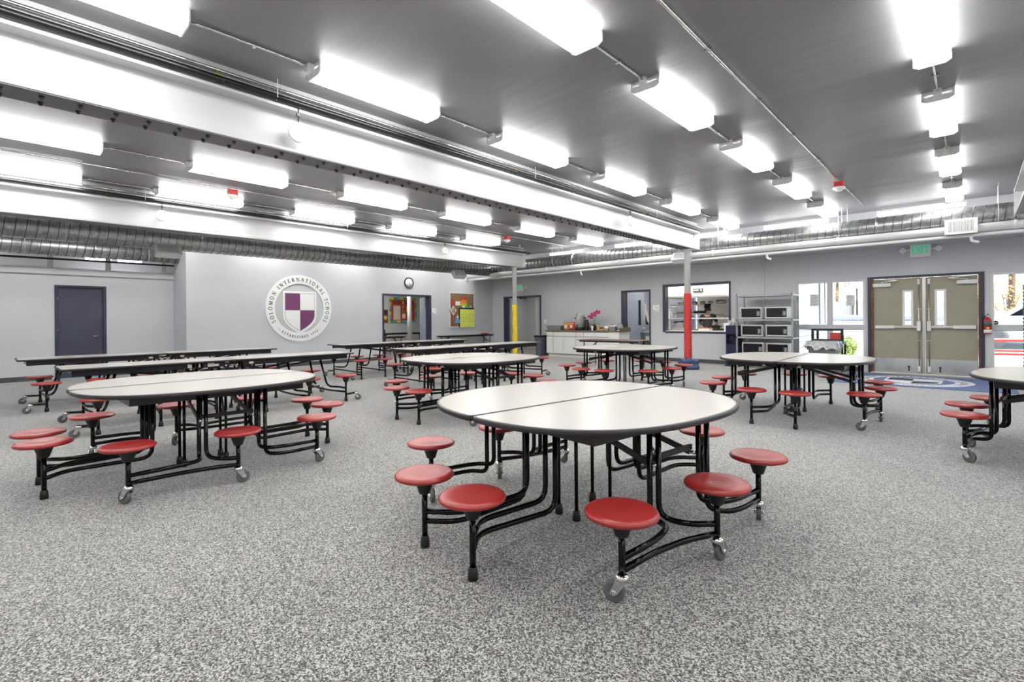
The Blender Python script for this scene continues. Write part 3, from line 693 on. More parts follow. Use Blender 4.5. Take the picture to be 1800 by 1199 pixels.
# red alarm strobes on their own conduits
for x, ys in ((-1.75, (10.5,)), (-9.95, (3.13, 10.45))):
    c = thing('conduit', 'silver conduit carrying the red alarm %s' % ('towards the double doors' if x > -5 else 'boxes between the two white beams'), 'conduit', (x, 0, CZ - .022))
    MB().tube([(0, -5, 0), (0, 13.2, 0)], .015, 7).build('tube', 'chrome', c)
    for k in range(12): B(-.03, .03, -4.2 + 1.45 * k, -4.18 + 1.45 * k, -.018, .02).build('strap', 'chrome', c)
    for y in ys:
        la = {10.5: 'red alarm strobe box on the ceiling ahead of the double doors', 3.13: 'red alarm strobe with white sounder above the crest wall', 10.45: 'red alarm strobe with white sounder near the yellow-wrapped column'}[y]
        a = thing('alarm_strobe', la, 'alarm', (x, y, CZ - .04))
        B(-.07, .07, -.07, .07, -.10, .0).build('box', 'alarm_red', a, bevel=.006)
        MB().lathe([(.085, -.10), (.10, -.115), (.09, -.135), (.05, -.15), (.045, -.17), (.0, -.175)], n=20).build('sounder', 'white_plastic', a)
        for s in (-1, 1): B(-.045, .045, .071 * s - .002, .071 * s + .002, -.075, -.03).build('lens', 'rust_red', a)

# ================================================================ STOOL TABLES
def sgnpow(v, e): return math.copysign(abs(v) ** e, v)
SEAT = [(0, .4285), (.012, .4265), (.03, .4285), (.10, .4325), (.142, .4345), (.158, .432), (.167, .425), (.171, .416), (.168, .408), (.158, .403), (.05, .401), (0, .401)]
CUP = [(0, .402), (.064, .402), (.060, .392), (.040, .335), (.033, .312), (.024, .306), (.0, .306)]
seat_me = MB().lathe(SEAT, n=36).mesh('seat'); seat_me.materials.append(M['red_plastic'])
cup_me = MB().lathe([(r, z) for r, z in reversed(CUP)], n=14).mesh('seat_cup'); cup_me.materials.append(M['black_plastic'])
def post_mesh(zb):
    me = MB().tube([(0, 0, zb), (0, 0, .32)], .0165, 12).mesh('post'); me.materials.append(M['black_tube']); return me
post_foot, post_cast = post_mesh(.03), post_mesh(.125)
foot_me = MB().lathe([(.024, 0), (.027, .004), (.026, .03), (.022, .062), (.017, .066)], n=14).mesh('rubber_foot'); foot_me.materials.append(M['black_plastic'])
mb = MB().lathe([(.018, .135), (.031, .128), (.034, .118), (.034, .108), (.026, .102)], n=16)
for s in (-1, 1):
    mb.add([(.021 * s, -.026, .112), (.021 * s, .026, .112), (.021 * s, .055, .044), (.021 * s, .02, .044)] + [(.025 * s, -.026, .112), (.025 * s, .026, .112), (.025 * s, .055, .044), (.025 * s, .02, .044)],
           [(0, 1, 2, 3), (4, 5, 6, 7), (0, 1, 5, 4), (1, 2, 6, 5), (2, 3, 7, 6), (3, 0, 4, 7)])
mb.box(-.025, .025, -.026, .03, .104, .112)
fork_me = mb.mesh('caster_fork'); fork_me.materials.append(M['chrome'])
wheel_me = MB().lathe([(.012, -.014), (.034, -.013), (.046, -.015), (.050, -.010), (.050, .010), (.046, .015), (.034, .013), (.012, .014)], (0, .036, .050), 24, 'x').mesh('caster_wheel'); wheel_me.materials.append(M['pale_rubber'])
hub_me = MB().lathe([(.011, -.030), (.013, -.026), (.013, .026), (.011, .030)], (0, .036, .050), 10, 'x').mesh('caster_hub'); hub_me.materials.append(M['chrome'])
def inst(name, me, par, loc=(0, 0, 0), rz=0.):
    o = bpy.data.objects.new(name, me); C.objects.link(o); o.parent = par; o.location = loc; o.rotation_euler = (0, 0, rz); return o
rs = random.Random(11)
def seat_at(root, x, y, caster=False, foot=True):
    s = inst('seat', seat_me, root, (x, y, 0), rs.uniform(0, 6)); inst('seat_cup', cup_me, s)
    p = inst('seat_post', post_cast if caster else post_foot, root, (x, y, 0))
    if caster: caster_at(root, x, y)
    elif foot: inst('rubber_foot', foot_me, p)
def caster_at(root, x, y, rz=None):
    k = inst('caster', fork_me, root, (x, y, 0), rs.uniform(-2.4, 2.4) if rz is None else rz)
    inst('caster_wheel', wheel_me, k); inst('caster_hub', hub_me, k)

def band(out_, z0, z1, t=.006):
    """rounded rubber edge round an outline"""
    n = len(out_); mb = MB(); vs = []
    pr = [(-.012, z1 + .0006), (0, z1), (t * .8, z1 - .004), (t, (z0 + z1) / 2), (t * .8, z0 + .004), (0, z0), (-.02, z0 - .0006)]
    for i in range(n):
        a = Vector(out_[i - 1]); b_ = Vector(out_[i]); c = Vector(out_[(i + 1) % n])
        n1 = (b_ - a).normalized(); n2 = (c - b_).normalized(); nn = (Vector((n1.y, -n1.x)) + Vector((n2.y, -n2.x))).normalized()
        for d, z in pr: vs.append((b_.x + nn.x * d, b_.y + nn.y * d, z))
    k = len(pr); fs = []
    for i in range(n):
        j = (i + 1) % n
        for q in range(k - 1): fs.append((i * k + q, j * k + q, j * k + q + 1, i * k + q + 1))
    mb.add(vs, fs, True); return mb

TZ = .768
def oval_table(ax, by, n=2.55):
    root = thing('stool_table', 'x', 'table')
    for s in (1, -1):
        out_ = []
        N = 40
        for i in range(N + 1):
            a = -pi / 2 + pi * i / N
            x = ax * sgnpow(math.cos(a), 2 / n); y = by * sgnpow(math.sin(a), 2 / n)
            out_.append((x, y))
        g = .004
        out_ = [(g, -by + .05), (g + .006, -by + .018), (g + .03, -by + .002)] + [p for p in out_ if p[0] > .05] + [(g + .03, by - .002), (g + .006, by - .018), (g, by - .05)]
        if s < 0: out_ = [(-x, -y) for x, y in out_]
        tp = MB().prism(out_, TZ - .028, TZ).build('tabletop', 'laminate', root)
        band(out_, TZ - .031, TZ + .0005).build('edge_band', 'edge_black', tp)
        X = lambda a, b_: (min(s * a, s * b_), max(s * a, s * b_))
        x0, x1 = X(.07, .66)
        boxes([(x0, x1, -.66, -.635, .675, TZ - .03), (x0, x1, .635, .66, .675, TZ - .03), (*X(.07, .09), -.635, .635, .675, TZ - .03), (*X(.64, .66), -.635, .635, .675, TZ - .03)]).build('apron', 'black_metal', root)
        boxes([(*X(.10, .16), -.95 * by + .16, .95 * by - .16, .70, TZ - .03)]).build('top_rail', 'black_metal', root)
        def R(p): return (s * p[0], s * p[1], p[2])
        def leg(*pts, r=.0165): MB().tube([R(p) for p in pts], r, 10, .09).build('leg', 'black_tube', root)
        zu, zl = .205, .150
        leg((.665, -.205, .72), (.665, -.205, zu), (.80, -.23, zu), (.845, -.42, zu), (.855, -.70, zu))
        leg((.692, -.162, .72), (.692, -.162, zu), (.86, -.12, zu), (.945, .0, zu))
        MB().tube([R(p) for p in [(.855, -.70, zl), (.85, -.42, zl), (.88, -.18, zl), (.945, .0, zl)]], .0165, 10, .09).build('tie_bar', 'black_tube', root)
        leg((.70, .245, .72), (.70, .245, zu), (.80, .30, zu), (.845, .44, zu), (.855, .70, zu))
        leg((.73, .288, .72), (.73, .288, zl), (.84, .34, zl), (.868, .48, zl), (.855, .70, zl))
        for q in (-1, 1):
            leg((.085, q * .45, .72), (.085, q * .45, zu), (.075, q * .95, zu), (.24, q * 1.105, zu))
            leg((.14, q * .42, .72), (.14, q * .42, zl), (.10, q * .97, zl), (.24, q * 1.105, zl))
            f = MB().tube([R((.08, q * .17, .03)), R((.08, q * .17, .70))], .0125, 10).build('centre_leg', 'black_tube', root)
            inst('rubber_foot', foot_me, f, R((.08, q * .17, 0)))
            seat_at(root, s * .24, q * 1.105)
            seat_at(root, s * .855, q * .70, caster=True)
        seat_at(root, s * .945, 0, caster=True)
        for q in (-1, 1): MB().bar(R((.08, q * .17, .66)), R((.67, q * .20, .50)), .014, .034).build('brace', 'black_metal', root)
        MB().bar(R((.67, -.21, .53)), R((.67, .21, .53)), .02, .03).build('cross_bar', 'black_metal', root)
        MB().bar(R((.02, -.40, .64)), R((.02, .40, .64)), .03, .04).bar(R((.02, -.40, .64)), R((.10, -.42, .70)), .02, .03).bar(R((.02, .40, .64)), R((.10, .42, .70)), .02, .03).build('fold_bar', 'black_metal', root)
        for q in (-1, 1):
            MB().lathe([(.0, -.03), (.022, -.03), (.022, .03), (.0, .03)], R((.20, q * .68, .70)), 12, 'y').lathe([(0, -.04), (.009, -.04), (.009, .04), (0, .04)], R((.20, q * .68, .70)), 8, 'y').build('hinge', 'chrome', root)
            MB().lathe([(.0, -.012), (.011, -.012), (.011, .012), (.0, .012)], R((.69, q * .20, .50)), 8, 'x').build('bolt', 'chrome', root)
    return root
ov = oval_table(.895, .945)
GO = 'rounded folding tables with ten stools'
spots = [(-1.95, 2.80, -.125, 'large-looking rounded white table with red stools in front of all others'),
         (-5.31, 1.40, 0, 'rounded white table with red stools before two long tables by the navy door'),
         (-5.33, 4.82, 0, 'rounded white table with red stools, in line with the yellow-wrapped column'),
         (-4.88, 8.37, 0, 'rounded white table with red stools, between white counter cabinets and red-wrapped column'),
         (-1.79, 7.57, .02, 'rounded white table with red stools, in front of the microwave rack and windows'),
         (.88, 6.60, -.14, 'rounded white table with red stools cut by the photo edge, near the green-wrapped column')]
for i, (x, y, rz, la) in enumerate(spots):
    o = ov if i == 0 else dup(ov)
    o.location = (x, y, 0); o.rotation_euler = (0, 0, rz); o['label'] = la; o['group'] = GO
ov_cast = random.Random(5)

def long_table(Lh=1.86, wd=.76):
    root = thing('long_stool_table', 'x', 'table')
    h = wd / 2
    for s in (1, -1):
        def R(p): return (s * p[0], s * p[1], p[2])
        out_ = [(-h, .006), (h, .006), (h, Lh - .03), (h - .008, Lh - .008), (h - .03, Lh), (-h + .03, Lh), (-h + .008, Lh - .008), (-h, Lh - .03)]
        out_ = [(s * x, s * y) for x, y in out_]
        tp = MB().prism(out_, TZ - .022, TZ).build('tabletop', 'laminate', root)
        band(out_, TZ - .025, TZ + .0005, .005).build('edge_band', 'edge_black', tp)
        Y = lambda a, b_: (min(s * a, s * b_), max(s * a, s * b_))
        boxes([(-.315, -.295, *Y(.12, Lh - .10), .672, TZ - .024), (.295, .315, *Y(.12, Lh - .10), .672, TZ - .024), (-.295, .295, *Y(.12, .14), .672, TZ - .024), (-.295, .295, *Y(Lh - .12, Lh - .10), .69, TZ - .024)]).build('apron', 'black_metal', root)
        zu, zl = .215, .155
        for yr, yl in ((.32, .46), (.95, .80), (1.56, 1.33)):
            for q in (-1, 1):
                MB().tube([R((q * .20, yl, .71)), R((q * .23, yl + (yr - yl) * .5, zu)), R((q * .40, yr, zu)), R((q * .635, yr, zu))], .0165, 10, .10).build('leg', 'black_tube', root)
                seat_at(root, s * q * .635, s * yr)
            MB().tube([R((-.635, yr, zl)), R((-.25, yr - .05, zl - .01)), R((.25, yr - .05, zl - .01)), R((.635, yr, zl))], .0155, 10, .12).build('tie_bar', 'black_tube', root)
        for q in (-1, 1):
            MB().bar(R((q * .635, 1.56, .115)), R((q * .635, 1.75, .125)), .03, .03).build('caster_arm', 'black_metal', root)
            caster_at(root, s * q * .635, s * 1.735, rs.uniform(-.8, .8) + (0 if s > 0 else pi))
            MB().bar(R((q * .17, .10, .70)), R((q * .17, .54, .552)), .014, .03).bar(R((q * .17, .52, .56)), R((q * .19, 1.30, .69)), .014, .03).build('brace', 'black_metal', root)
            f = MB().tube([R((q * .16, .10, .03)), R((q * .16, .16, .70))], .0125, 10).build('centre_leg', 'black_tube', root)
            inst('rubber_foot', foot_me, f, R((q * .16, .10, 0)))
            MB().box(*sorted((s * q * .316, s * q * .319)), *Y(.20, .26), .69, .72).build('maker_label', 'white_paper', root)
        MB().bar(R((-.22, .06, .60)), R((.22, .06, .60)), .04, .05).bar(R((-.22, .06, .60)), R((-.22, .12, .70)), .02, .03).bar(R((.22, .06, .60)), R((.22, .12, .70)), .02, .03).build('fold_bar', 'black_metal', root)
        MB().lathe([(0, -.35), (.016, -.35), (.016, .35), (0, .35)], R((0, .03, .69)), 10, 'x').build('hinge', 'chrome', root)
    return root
lt = long_table()
GL2 = 'long folding tables with twelve stools'
lspots = [(-10.66, 2.18, .0, 'long white table with red stools, nearest the wall with the navy door'),
          (-8.12, 2.46, .0, 'long white table with red stools, cream stickers under its rim, before the navy door'),
          (-10.62, 7.30, .0, 'long white table with red stools, below the wall clock'),
          (-7.92, 7.22, .0, 'long white table with red stools, its far end reaching the yellow-wrapped column')]
for i, (x, y, rz, la) in enumerate(lspots):
    o = lt if i == 0 else dup(lt)
    o.location = (x, y, 0); o.rotation_euler = (0, 0, rz); o['label'] = la; o['group'] = GL2
    if i == 1:
        for k, (a, m_) in enumerate(((-.30, 'paper_cream'), (-.39, 'black_ink'), (-.44, 'paper_cream'), (-.49, 'black_ink'), (-.54, 'paper_cream'))):
            B(.318, .321, a - .04, a + .04, .685, .735).build('sticker', m_, o)

def folding_table(name, label, x, y, rz, L, D, m_, zt=.74):
    t = thing(name, label, 'table', (x, y, 0), rz)
    B(-L / 2, L / 2, -D / 2, D / 2, zt - .022, zt).build('tabletop', m_, t, bevel=.004)
    boxes([(-L / 2 + .06, L / 2 - .06, -D / 2 + .03, -D / 2 + .05, zt - .06, zt - .022), (-L / 2 + .06, L / 2 - .06, D / 2 - .05, D / 2 - .03, zt - .06, zt - .022)]).build('apron', 'black_metal', t)
    for s in (-1, 1):
        xx = s * (L / 2 - .20)
        for q in (-1, 1):
            MB().tube([(xx, q * (D / 2 - .05), 0), (xx, q * (D / 2 - .05), zt - .03)], .0125, 8).build('leg', 'black_tube', t)
        MB().tube([(xx, -D / 2 + .05, .09), (xx, D / 2 - .05, .09)], .011, 8).build('stretcher', 'black_tube', t)
        MB().bar((xx, 0, zt - .24), (xx - s * .28, 0, zt - .03), .03, .02).tube([(xx, -D / 2 + .05, zt - .24), (xx, D / 2 - .05, zt - .24)], .011, 8).build('brace', 'black_metal', t)
    return t
folding_table('folding_table', 'brown-topped folding table in front of the white counter cabinets', -7.12, 11.62, math.radians(3), 1.86, .72, 'brown_laminate')
folding_table('folding_table', 'narrow dark folding table against the wall below the cork board', -14.12, 12.55, math.radians(90), 2.55, .46, 'black_plastic', .735)
folding_table('folding_table', 'dark folding table in the classroom under the red bulletin board', -17.2, 11.8, math.radians(90), 2.4, .6, 'black_plastic', .80)
folding_table('folding_table', 'dark folding table just inside the classroom doorway', -15.7, 10.1, math.radians(90), 1.3, .5, 'black_plastic', .72)

# ================================================================ LEFT WALL: crest, clock, sign, cork board
X0 = XL
def onleft(y, z, d): return Vector((X0 + d, y, z))       # local right = +Y
UX, UY, UN = Vector((0, 1, 0)), Vector((0, 0, 1)), Vector((1, 0, 0))
cy, cz, RO, RI = 6.30, 1.69, .965, .715
cr_ = thing('school_crest', 'round white school crest with purple and white shield on the grey wall', 'crest', (X0 + .004, cy, cz))
def ring(mb, ro, ri, d0, d1, n=72):
    vs = []
    for k in range(n):
        a = 2 * pi * k / n; c, s_ = math.cos(a), math.sin(a)
        vs += [(d0, ro * c, ro * s_), (d1, ro * c, ro * s_), (d1, ri * c, ri * s_), (d0, ri * c, ri * s_)]
    fs = []
    for k in range(n):
        a, b_ = 4 * k, 4 * ((k + 1) % n)
        for q in range(4): fs.append((a + q, b_ + q, b_ + (q + 1) % 4, a + (q + 1) % 4))
    return mb.add(vs, fs)
ring(MB(), RO, RI, .0, .022).build('ring', 'white_plastic', cr_)
mb = MB()
def fit_gap(text, h, r, span):
    return (math.radians(span) * r / h - sum(GL[c][0] for c in text)) / (len(text) - 1)
TA, TB = 'SOLOMON INTERNATIONAL SCHOOL', '. ESTABLISHED 1994 .'
ring_text(mb, TA, .108, (.0222, 0, 0), UX, UY, UN, .785, 90, gap=fit_gap(TA, .108, .839, 240), depth=.003, wk=1.05, each=lambda m_: m_.build('letter', 'black_ink', cr_))
ring_text(mb, TB, .072, (.0222, 0, 0), UX, UY, UN, .876, 270.5, gap=fit_gap(TB, .072, .84, 91), depth=.003, inward=True, wk=1.05, each=lambda m_: m_.build('letter', 'black_ink', cr_))
def shield(hw, zt, zs, zb, n=14):
    pts = [(hw, zt), (-hw, zt), (-hw, zs)]
    pts += [(-hw * (1 - (i / n) ** 2.3), zs + (zb - zs) * i / n) for i in range(1, n)] + [(0, zb)]
    pts += [(hw * (1 - (i / n) ** 2.3), zs + (zb - zs) * i / n) for i in range(n - 1, 0, -1)] + [(hw, zs)]
    return pts
fnl = lambda a, b_, z: (z, a, b_)
MB().prism(shield(.490, .49, -.18, -.75), 0, .024, fnl).build('shield', 'white_plastic', cr_)
sh = shield(.435, .435, -.17, -.665)
MB().prism(sh, .024, .0255, fnl).build('shield_outline', 'bolt_grey', cr_, label='thin grey outline inside the shield')
def clipq(pts, sx, sz, zc, g=.012):
    """quarter of the shield: Sutherland-Hodgman against two half planes"""
    def clip(P, f):
        o = []
        for i in range(len(P)):
            a, b_ = P[i - 1], P[i]; fa, fb = f(a), f(b_)
            if fa * fb < 0:
                q = fa / (fa - fb); o.append((a[0] + (b_[0] - a[0]) * q, a[1] + (b_[1] - a[1]) * q))
            if fb >= 0: o.append(b_)
        return o
    P = clip(pts, lambda p: sx * p[0] - g); return clip(P, lambda p: sz * (p[1] - zc) - g)
si = shield(.425, .425, -.17, -.652)
for sx, sz, m_ in ((-1, 1, 'purple'), (1, 1, 'white_plastic'), (-1, -1, 'white_plastic'), (1, -1, 'purple')):
    MB().prism(clipq(si, sx, sz, -.06, .004), .0255, .0275, fnl).build('quarter', m_, cr_, label=('purple' if m_ == 'purple' else 'white') + ' quarter of the shield')

ck = thing('wall_clock', 'round black-rimmed white wall clock above the classroom doorway', 'clock', (X0, 10.12, 2.62))
MB().lathe([(0, .002), (.19, .0), (.192, .02), (.185, .045), (.168, .045), (.165, .02), (0, .02)], n=40, axis='x').build('rim', 'black_plastic', ck)
MB().lathe([(.165, .0), (.165, .0225), (0, .0225)], n=40, axis='x').build('dial', 'white_plastic', ck)
mb = MB()
for k in range(12):
    a = pi / 6 * k; p = Vector((.0235, math.sin(a) * .135, math.cos(a) * .135)); q = Vector((.0235, math.sin(a) * .152, math.cos(a) * .152)); mb.bar(p, q, .010, .003, (1, 0, 0))
mb.build('hour_marks', 'black_ink', ck)
MB().bar((.026, -.015, .02), (.026, .055, -.06), .014, .003, (1, 0, 0)).build('hour_hand', 'black_ink', ck)
MB().bar((.029, -.03, .025), (.029, .105, -.085), .009, .003, (1, 0, 0)).build('minute_hand', 'black_ink', ck)

def door_sign(name, la, fn, un):
    t = thing(name, la, 'sign')
    out_ = [(-.105, .10), (-.105, -.02)] + [(-.105 + .19 * k / 8, -.02 - .085 * math.sin(k / 8 * pi / 2) ** 1.2) for k in range(1, 9)] + [(.105, -.105), (.105, .10)]
    MB().prism(out_, 0, .012, fn).build('plate', 'white_plastic', t)
    mb = MB()
    for k, (x, z, wd) in enumerate(((.02, .035, .11), (.045, .0, .05))): mb.prism([(x - wd / 2, z - .006), (x + wd / 2, z - .006), (x + wd / 2, z + .006), (x - wd / 2, z + .006)], .012, .0135, fn)
    mb.build('print', 'bolt_grey', t)
    MB().prism([(.05, -.07), (.085, -.07), (.085, -.045), (.05, -.045)], .012, .0135, fn).build('pictogram', 'bolt_grey', t)
    return t
door_sign('room_sign', 'white room sign with curved corner beside the classroom doorway', lambda a, b_, z: (X0 + z, 11.22 + a, 1.635 + b_), None)
door_sign('room_sign', 'white room sign with curved corner beside the kitchen door', lambda a, b_, z: (-7.20 + a, YR - z, 1.62 + b_), None)

# cork board and the things pinned on it
P = lambda a, b_, z: (X0 + z, a, b_)
cb = thing('cork_board', 'cork notice board with white frame, crowded with coloured papers', 'notice board', (0, 0, 0))
MB().prism([(11.97, 1.07), (13.16, 1.05), (13.16, 2.33), (11.97, 2.33)], 0, .02, P).build('cork', 'cork', cb)
mb = MB()
for q in ([(11.94, 1.03), (13.19, 1.03), (13.19, 1.07), (11.94, 1.07)], [(11.94, 2.32), (13.19, 2.32), (13.19, 2.36), (11.94, 2.36)], [(11.94, 1.07), (11.975, 1.07), (11.975, 2.32), (11.94, 2.32)], [(13.165, 1.07), (13.19, 1.07), (13.19, 2.32), (13.165, 2.32)]): mb.prism(q, 0, .03, P)
mb.build('frame', 'white_metal', cb)
def sheet(name, la, cat, pts, m_, d=.03, th=.004):
    o = MB().prism(pts, d, d + th, P).build(name, m_); tag(o, la, cat); return o
def rect(y0, y1, z0, z1): return [(y0, z0), (y1, z0), (y1, z1), (y0, z1)]
cal = sheet('wall_calendar', 'bright yellow calendar sheet pinned on the cork board', 'calendar', rect(12.44, 13.18, 1.03, 1.72), 'calendar_yellow', .034)
mb = MB()
for r_ in range(5):
    for k in range(7):
        if r_ == 0 and k < 4: continue
        n_ = r_ * 7 + k - 3
        if n_ > 31: continue
        line_text(mb, str(n_), .034, (X0 + .0385, 12.51 + .098 * k, 1.55 - .078 * r_), UX, UY, UN, depth=.001)
mb.build('dates', 'black_ink', cal)
B(X0 + .028, X0 + .0335, 12.38, 13.18, 1.715, 1.77).build('backing', 'black_ink', cal); B(X0 + .028, X0 + .0335, 12.38, 12.44, 1.03, 1.72).build('backing', 'black_ink', cal)
ps = sheet('poster', 'small red, orange and lime striped poster on the cork board', 'poster', rect(12.46, 12.79, 1.93, 2.18), 'paper_orange')
B(X0 + .034, X0 + .036, 12.46, 12.79, 2.08, 2.18).build('band', 'paper_red', ps); B(X0 + .034, X0 + .036, 12.46, 12.79, 1.85, 1.94).build('band', 'paper_lime', ps)
line_text(MB(), '----', .05, (X0 + .036, 12.625, 2.105), UX, UY, UN, depth=.001).build('print', 'paper_cream', ps)
sheet('note', 'small white note on the cork board beside the striped poster', 'paper', rect(12.22, 12.45, 1.86, 2.02), 'white_paper')
gs = sheet('paper_strip', 'short green and white paper strip above the yellow calendar', 'paper', rect(12.56, 13.02, 1.785, 1.86), 'white_paper')
B(X0 + .034, X0 + .036, 12.70, 12.98, 1.79, 1.858).build('print', 'paper_green', gs)
bl = sheet('paper_cutout', 'blue paper mountain cut-out beside the yellow calendar', 'paper', [(12.17, 1.20), (12.44, 1.20), (12.32, 1.52)], 'paper_blue', .036)
MB().prism([(12.25, 1.39), (12.375, 1.39), (12.32, 1.53)], .04, .042, P).build('snow_cap', 'white_paper', bl)
# hanging new-year ornament
orn = thing('hanging_ornament', 'red and cream diamond paper ornament hanging down the cork board', 'ornament')
def dia(c, z, h, v): return [(c - h, z), (c, z - v), (c + h, z), (c, z + v)]
MB().prism(dia(12.10, 1.96, .09, .13), .034, .045, P).build('diamond', 'paper_red', orn)
MB().prism(dia(12.10, 1.65, .19, .215), .034, .045, P).build('diamond', 'rust_red', orn)
MB().prism(dia(12.10, 1.665, .165, .185), .045, .05, P).build('panel', 'paper_cream', orn)
mb = MB()      # the character for good fortune, in strokes
FU = [[(.10, .92), (.16, .84)], [(.02, .76), (.28, .76), (.10, .50)], [(.17, .62), (.17, .06)], [(.20, .52), (.32, .42)], [(.40, .90), (.96, .90)],
      [(.50, .78), (.50, .60), (.88, .60), (.88, .78), (.50, .78)], [(.42, .48), (.42, .06), (.96, .06), (.96, .48), (.42, .48)], [(.42, .27), (.96, .27)], [(.69, .48), (.69, .06)]]
GL['FU'] = (1., [(p, .085) for p in FU])
glyph(mb, 'FU', lambda a, b_, d: (X0 + .0502 + d, 12.10 + (a - .5) * .18, 1.665 + (b_ - .5) * .18), 0, .001)
mb.build('character', 'black_ink', orn, label='dark fortune character')
MB().tube([(X0 + .038, 12.10, 2.09), (X0 + .038, 12.10, 2.20)], .008, 6).build('loop', 'paper_red', orn)
MB().tube([(X0 + .046, 12.10, 1.44), (X0 + .046, 12.11, 1.09)], .020, 8).build('tassel', 'paper_red', orn)
o = B(-14.2, -14.02, 13.36, 13.62, .735, .785).build('red_box', 'paper_red', bevel=.01); tag(o, 'flat red box lying on the narrow dark table below the cork board', 'box')

# classroom: red bulletin board on the back wall, column, pictures
XB = -18.296
PB = lambda a, b_, z: (XB + z, a, b_)
bbd = thing('bulletin_board', 'red bulletin board with yellow, blue and green border in the classroom', 'notice board')
MB().prism(rect(11.95, 13.15, 1.30, 2.22), 0, .02, PB).build('backing', 'paper_red', bbd)
cols = ['paper_yellow', 'paper_green', 'paper_blue']
def chip(y, z, wd, ht, k): MB().prism([(y - wd / 2, z - ht / 2), (y + wd / 2, z - ht / 2), (y + wd / 2 + .01, z + ht / 2), (y - wd / 2, z + ht / 2)], .02, .03, PB).build('border_piece', cols[k % 3], bbd)
k = 0
for i in range(8):
    chip(11.98 + .165 * i, 2.26, .15, .10, i); chip(11.98 + .165 * i, 1.26, .15, .10, i + 1)
for i in range(7):
    chip(11.89, 1.35 + .135 * i, .08, .12, i + 1); chip(13.21, 1.35 + .135 * i, .08, .12, i)
MB().prism(rect(12.05, 12.40, 1.34, 1.95), .02, .028, PB).build('page', 'paper_cream', bbd)
B(XB + .02, XB + .03, 12.0, 12.5, 2.02, 2.17).build('title_strip', 'rust_red', bbd)
MB().prism(rect(12.72, 12.92, 1.70, 1.92), .02, .03, PB).build('card', 'paper_yellow', bbd)
MB().prism(rect(12.50, 12.66, 1.40, 1.60), .02, .03, PB).build('card', 'white_paper', bbd)
MB().prism(rect(12.66, 12.98, 2.02, 2.16), .02, .03, PB).build('card', 'purple', bbd)
for i in range(4): MB().prism(rect(12.51, 12.57, 1.42 + .2 * i, 1.56 + .2 * i), .02, .029, PB).build('strip', cols[i % 3], bbd)
c = thing('column', 'white round column inside the classroom', 'column', (-16.2, 11.42, 0)); MB().lathe([(.09, 0), (.09, 3.0)], n=18).build('pole', 'white_metal', c)
MB().lathe([(.12, 0), (.12, .03), (.092, .035)], n=18).build('collar', 'white_metal', c)
pi_ = thing('wall_picture', 'dark red and gold picture at the edge of the classroom doorway', 'picture')
MB().prism(rect(11.50, 11.78, 1.22, 1.78), 0, .02, PB).build('canvas', 'rust_red', pi_)
MB().prism(rect(11.55, 11.72, 1.36, 1.50), .02, .024, PB).build('print', 'paper_yellow', pi_); MB().prism(rect(11.56, 11.74, 1.58, 1.74), .02, .024, PB).build('print', 'black_ink', pi_)
ch = thing('black_chair', 'black chair back showing in the classroom doorway', 'chair', (-16.55, 10.45, 0))
B(-.22, .22, -.21, .21, .43, .47).build('seat', 'black_plastic', ch, bevel=.01); B(-.22, -.18, -.21, .21, .62, .95).build('backrest', 'black_plastic', ch, bevel=.01)
for a in (-.19, .19):
    for b_ in (-.18, .18): MB().tube([(a, b_, 0), (a, b_, .95 if a < 0 and False else .44)], .012, 8).build('leg', 'black_tube', ch)
MB().tube([(-.20, -.18, .44), (-.20, -.18, .66)], .012, 8).tube([(-.20, .18, .44), (-.20, .18, .66)], .012, 8).build('back_frame', 'black_tube', ch)

# ================================================================ FAR WALL: signs, switch
def exit_sign(la, x, z, n_lamps):
    t = thing('exit_sign', la, 'exit sign', (x, YR, z))
    B(-.18, .18, -.075, 0, -.13, .14).build('housing', 'white_plastic', t, bevel=.01)
    B(-.178, .178, -.085, -.02, -.145, -.10).build('battery_tray', 'white_plastic', t, bevel=.01)
    for i, c in enumerate('EXIT'): line_text(MB(), c, .15, (-.103 + .069 * i, -.076, -.055), (1, 0, 0), (0, 0, 1), (0, -1, 0), depth=.003, wk=1.15).build('letter', 'exit_green', t)
    for s in n_lamps:
        l = MB().tube([(s * .18, -.04, .03), (s * .235, -.04, .03)], .012, 8).build('lamp_arm', 'black_plastic' if len(n_lamps) == 1 else 'white_plastic', t)
        MB().lathe([(.0, 0), (.06, .0), (.078, -.055), (.070, -.064), (.0, -.064)], (s * .305, -.02, .02), 4 if len(n_lamps) > 1 else 12, 'y', smooth=False).build('lamp_head', 'white_plastic', l)
    return t
exit_sign('green lettered exit sign with two lamp heads over the olive double doors', -.85, 2.765, (-1, 1))
exit_sign('green lettered exit sign half hidden by the yellow column', -12.85, 2.53, (1,))
o = B(-11.70, -11.57, YR - .012, YR, 1.16, 1.30).build('light_switch', 'white_plastic', bevel=.003); tag(o, 'white light switch plate between lobby doorway and counter', 'switch')
B(-11.665, -11.605, YR - .02, YR - .011, 1.195, 1.265).build('rocker', 'white_metal', o)

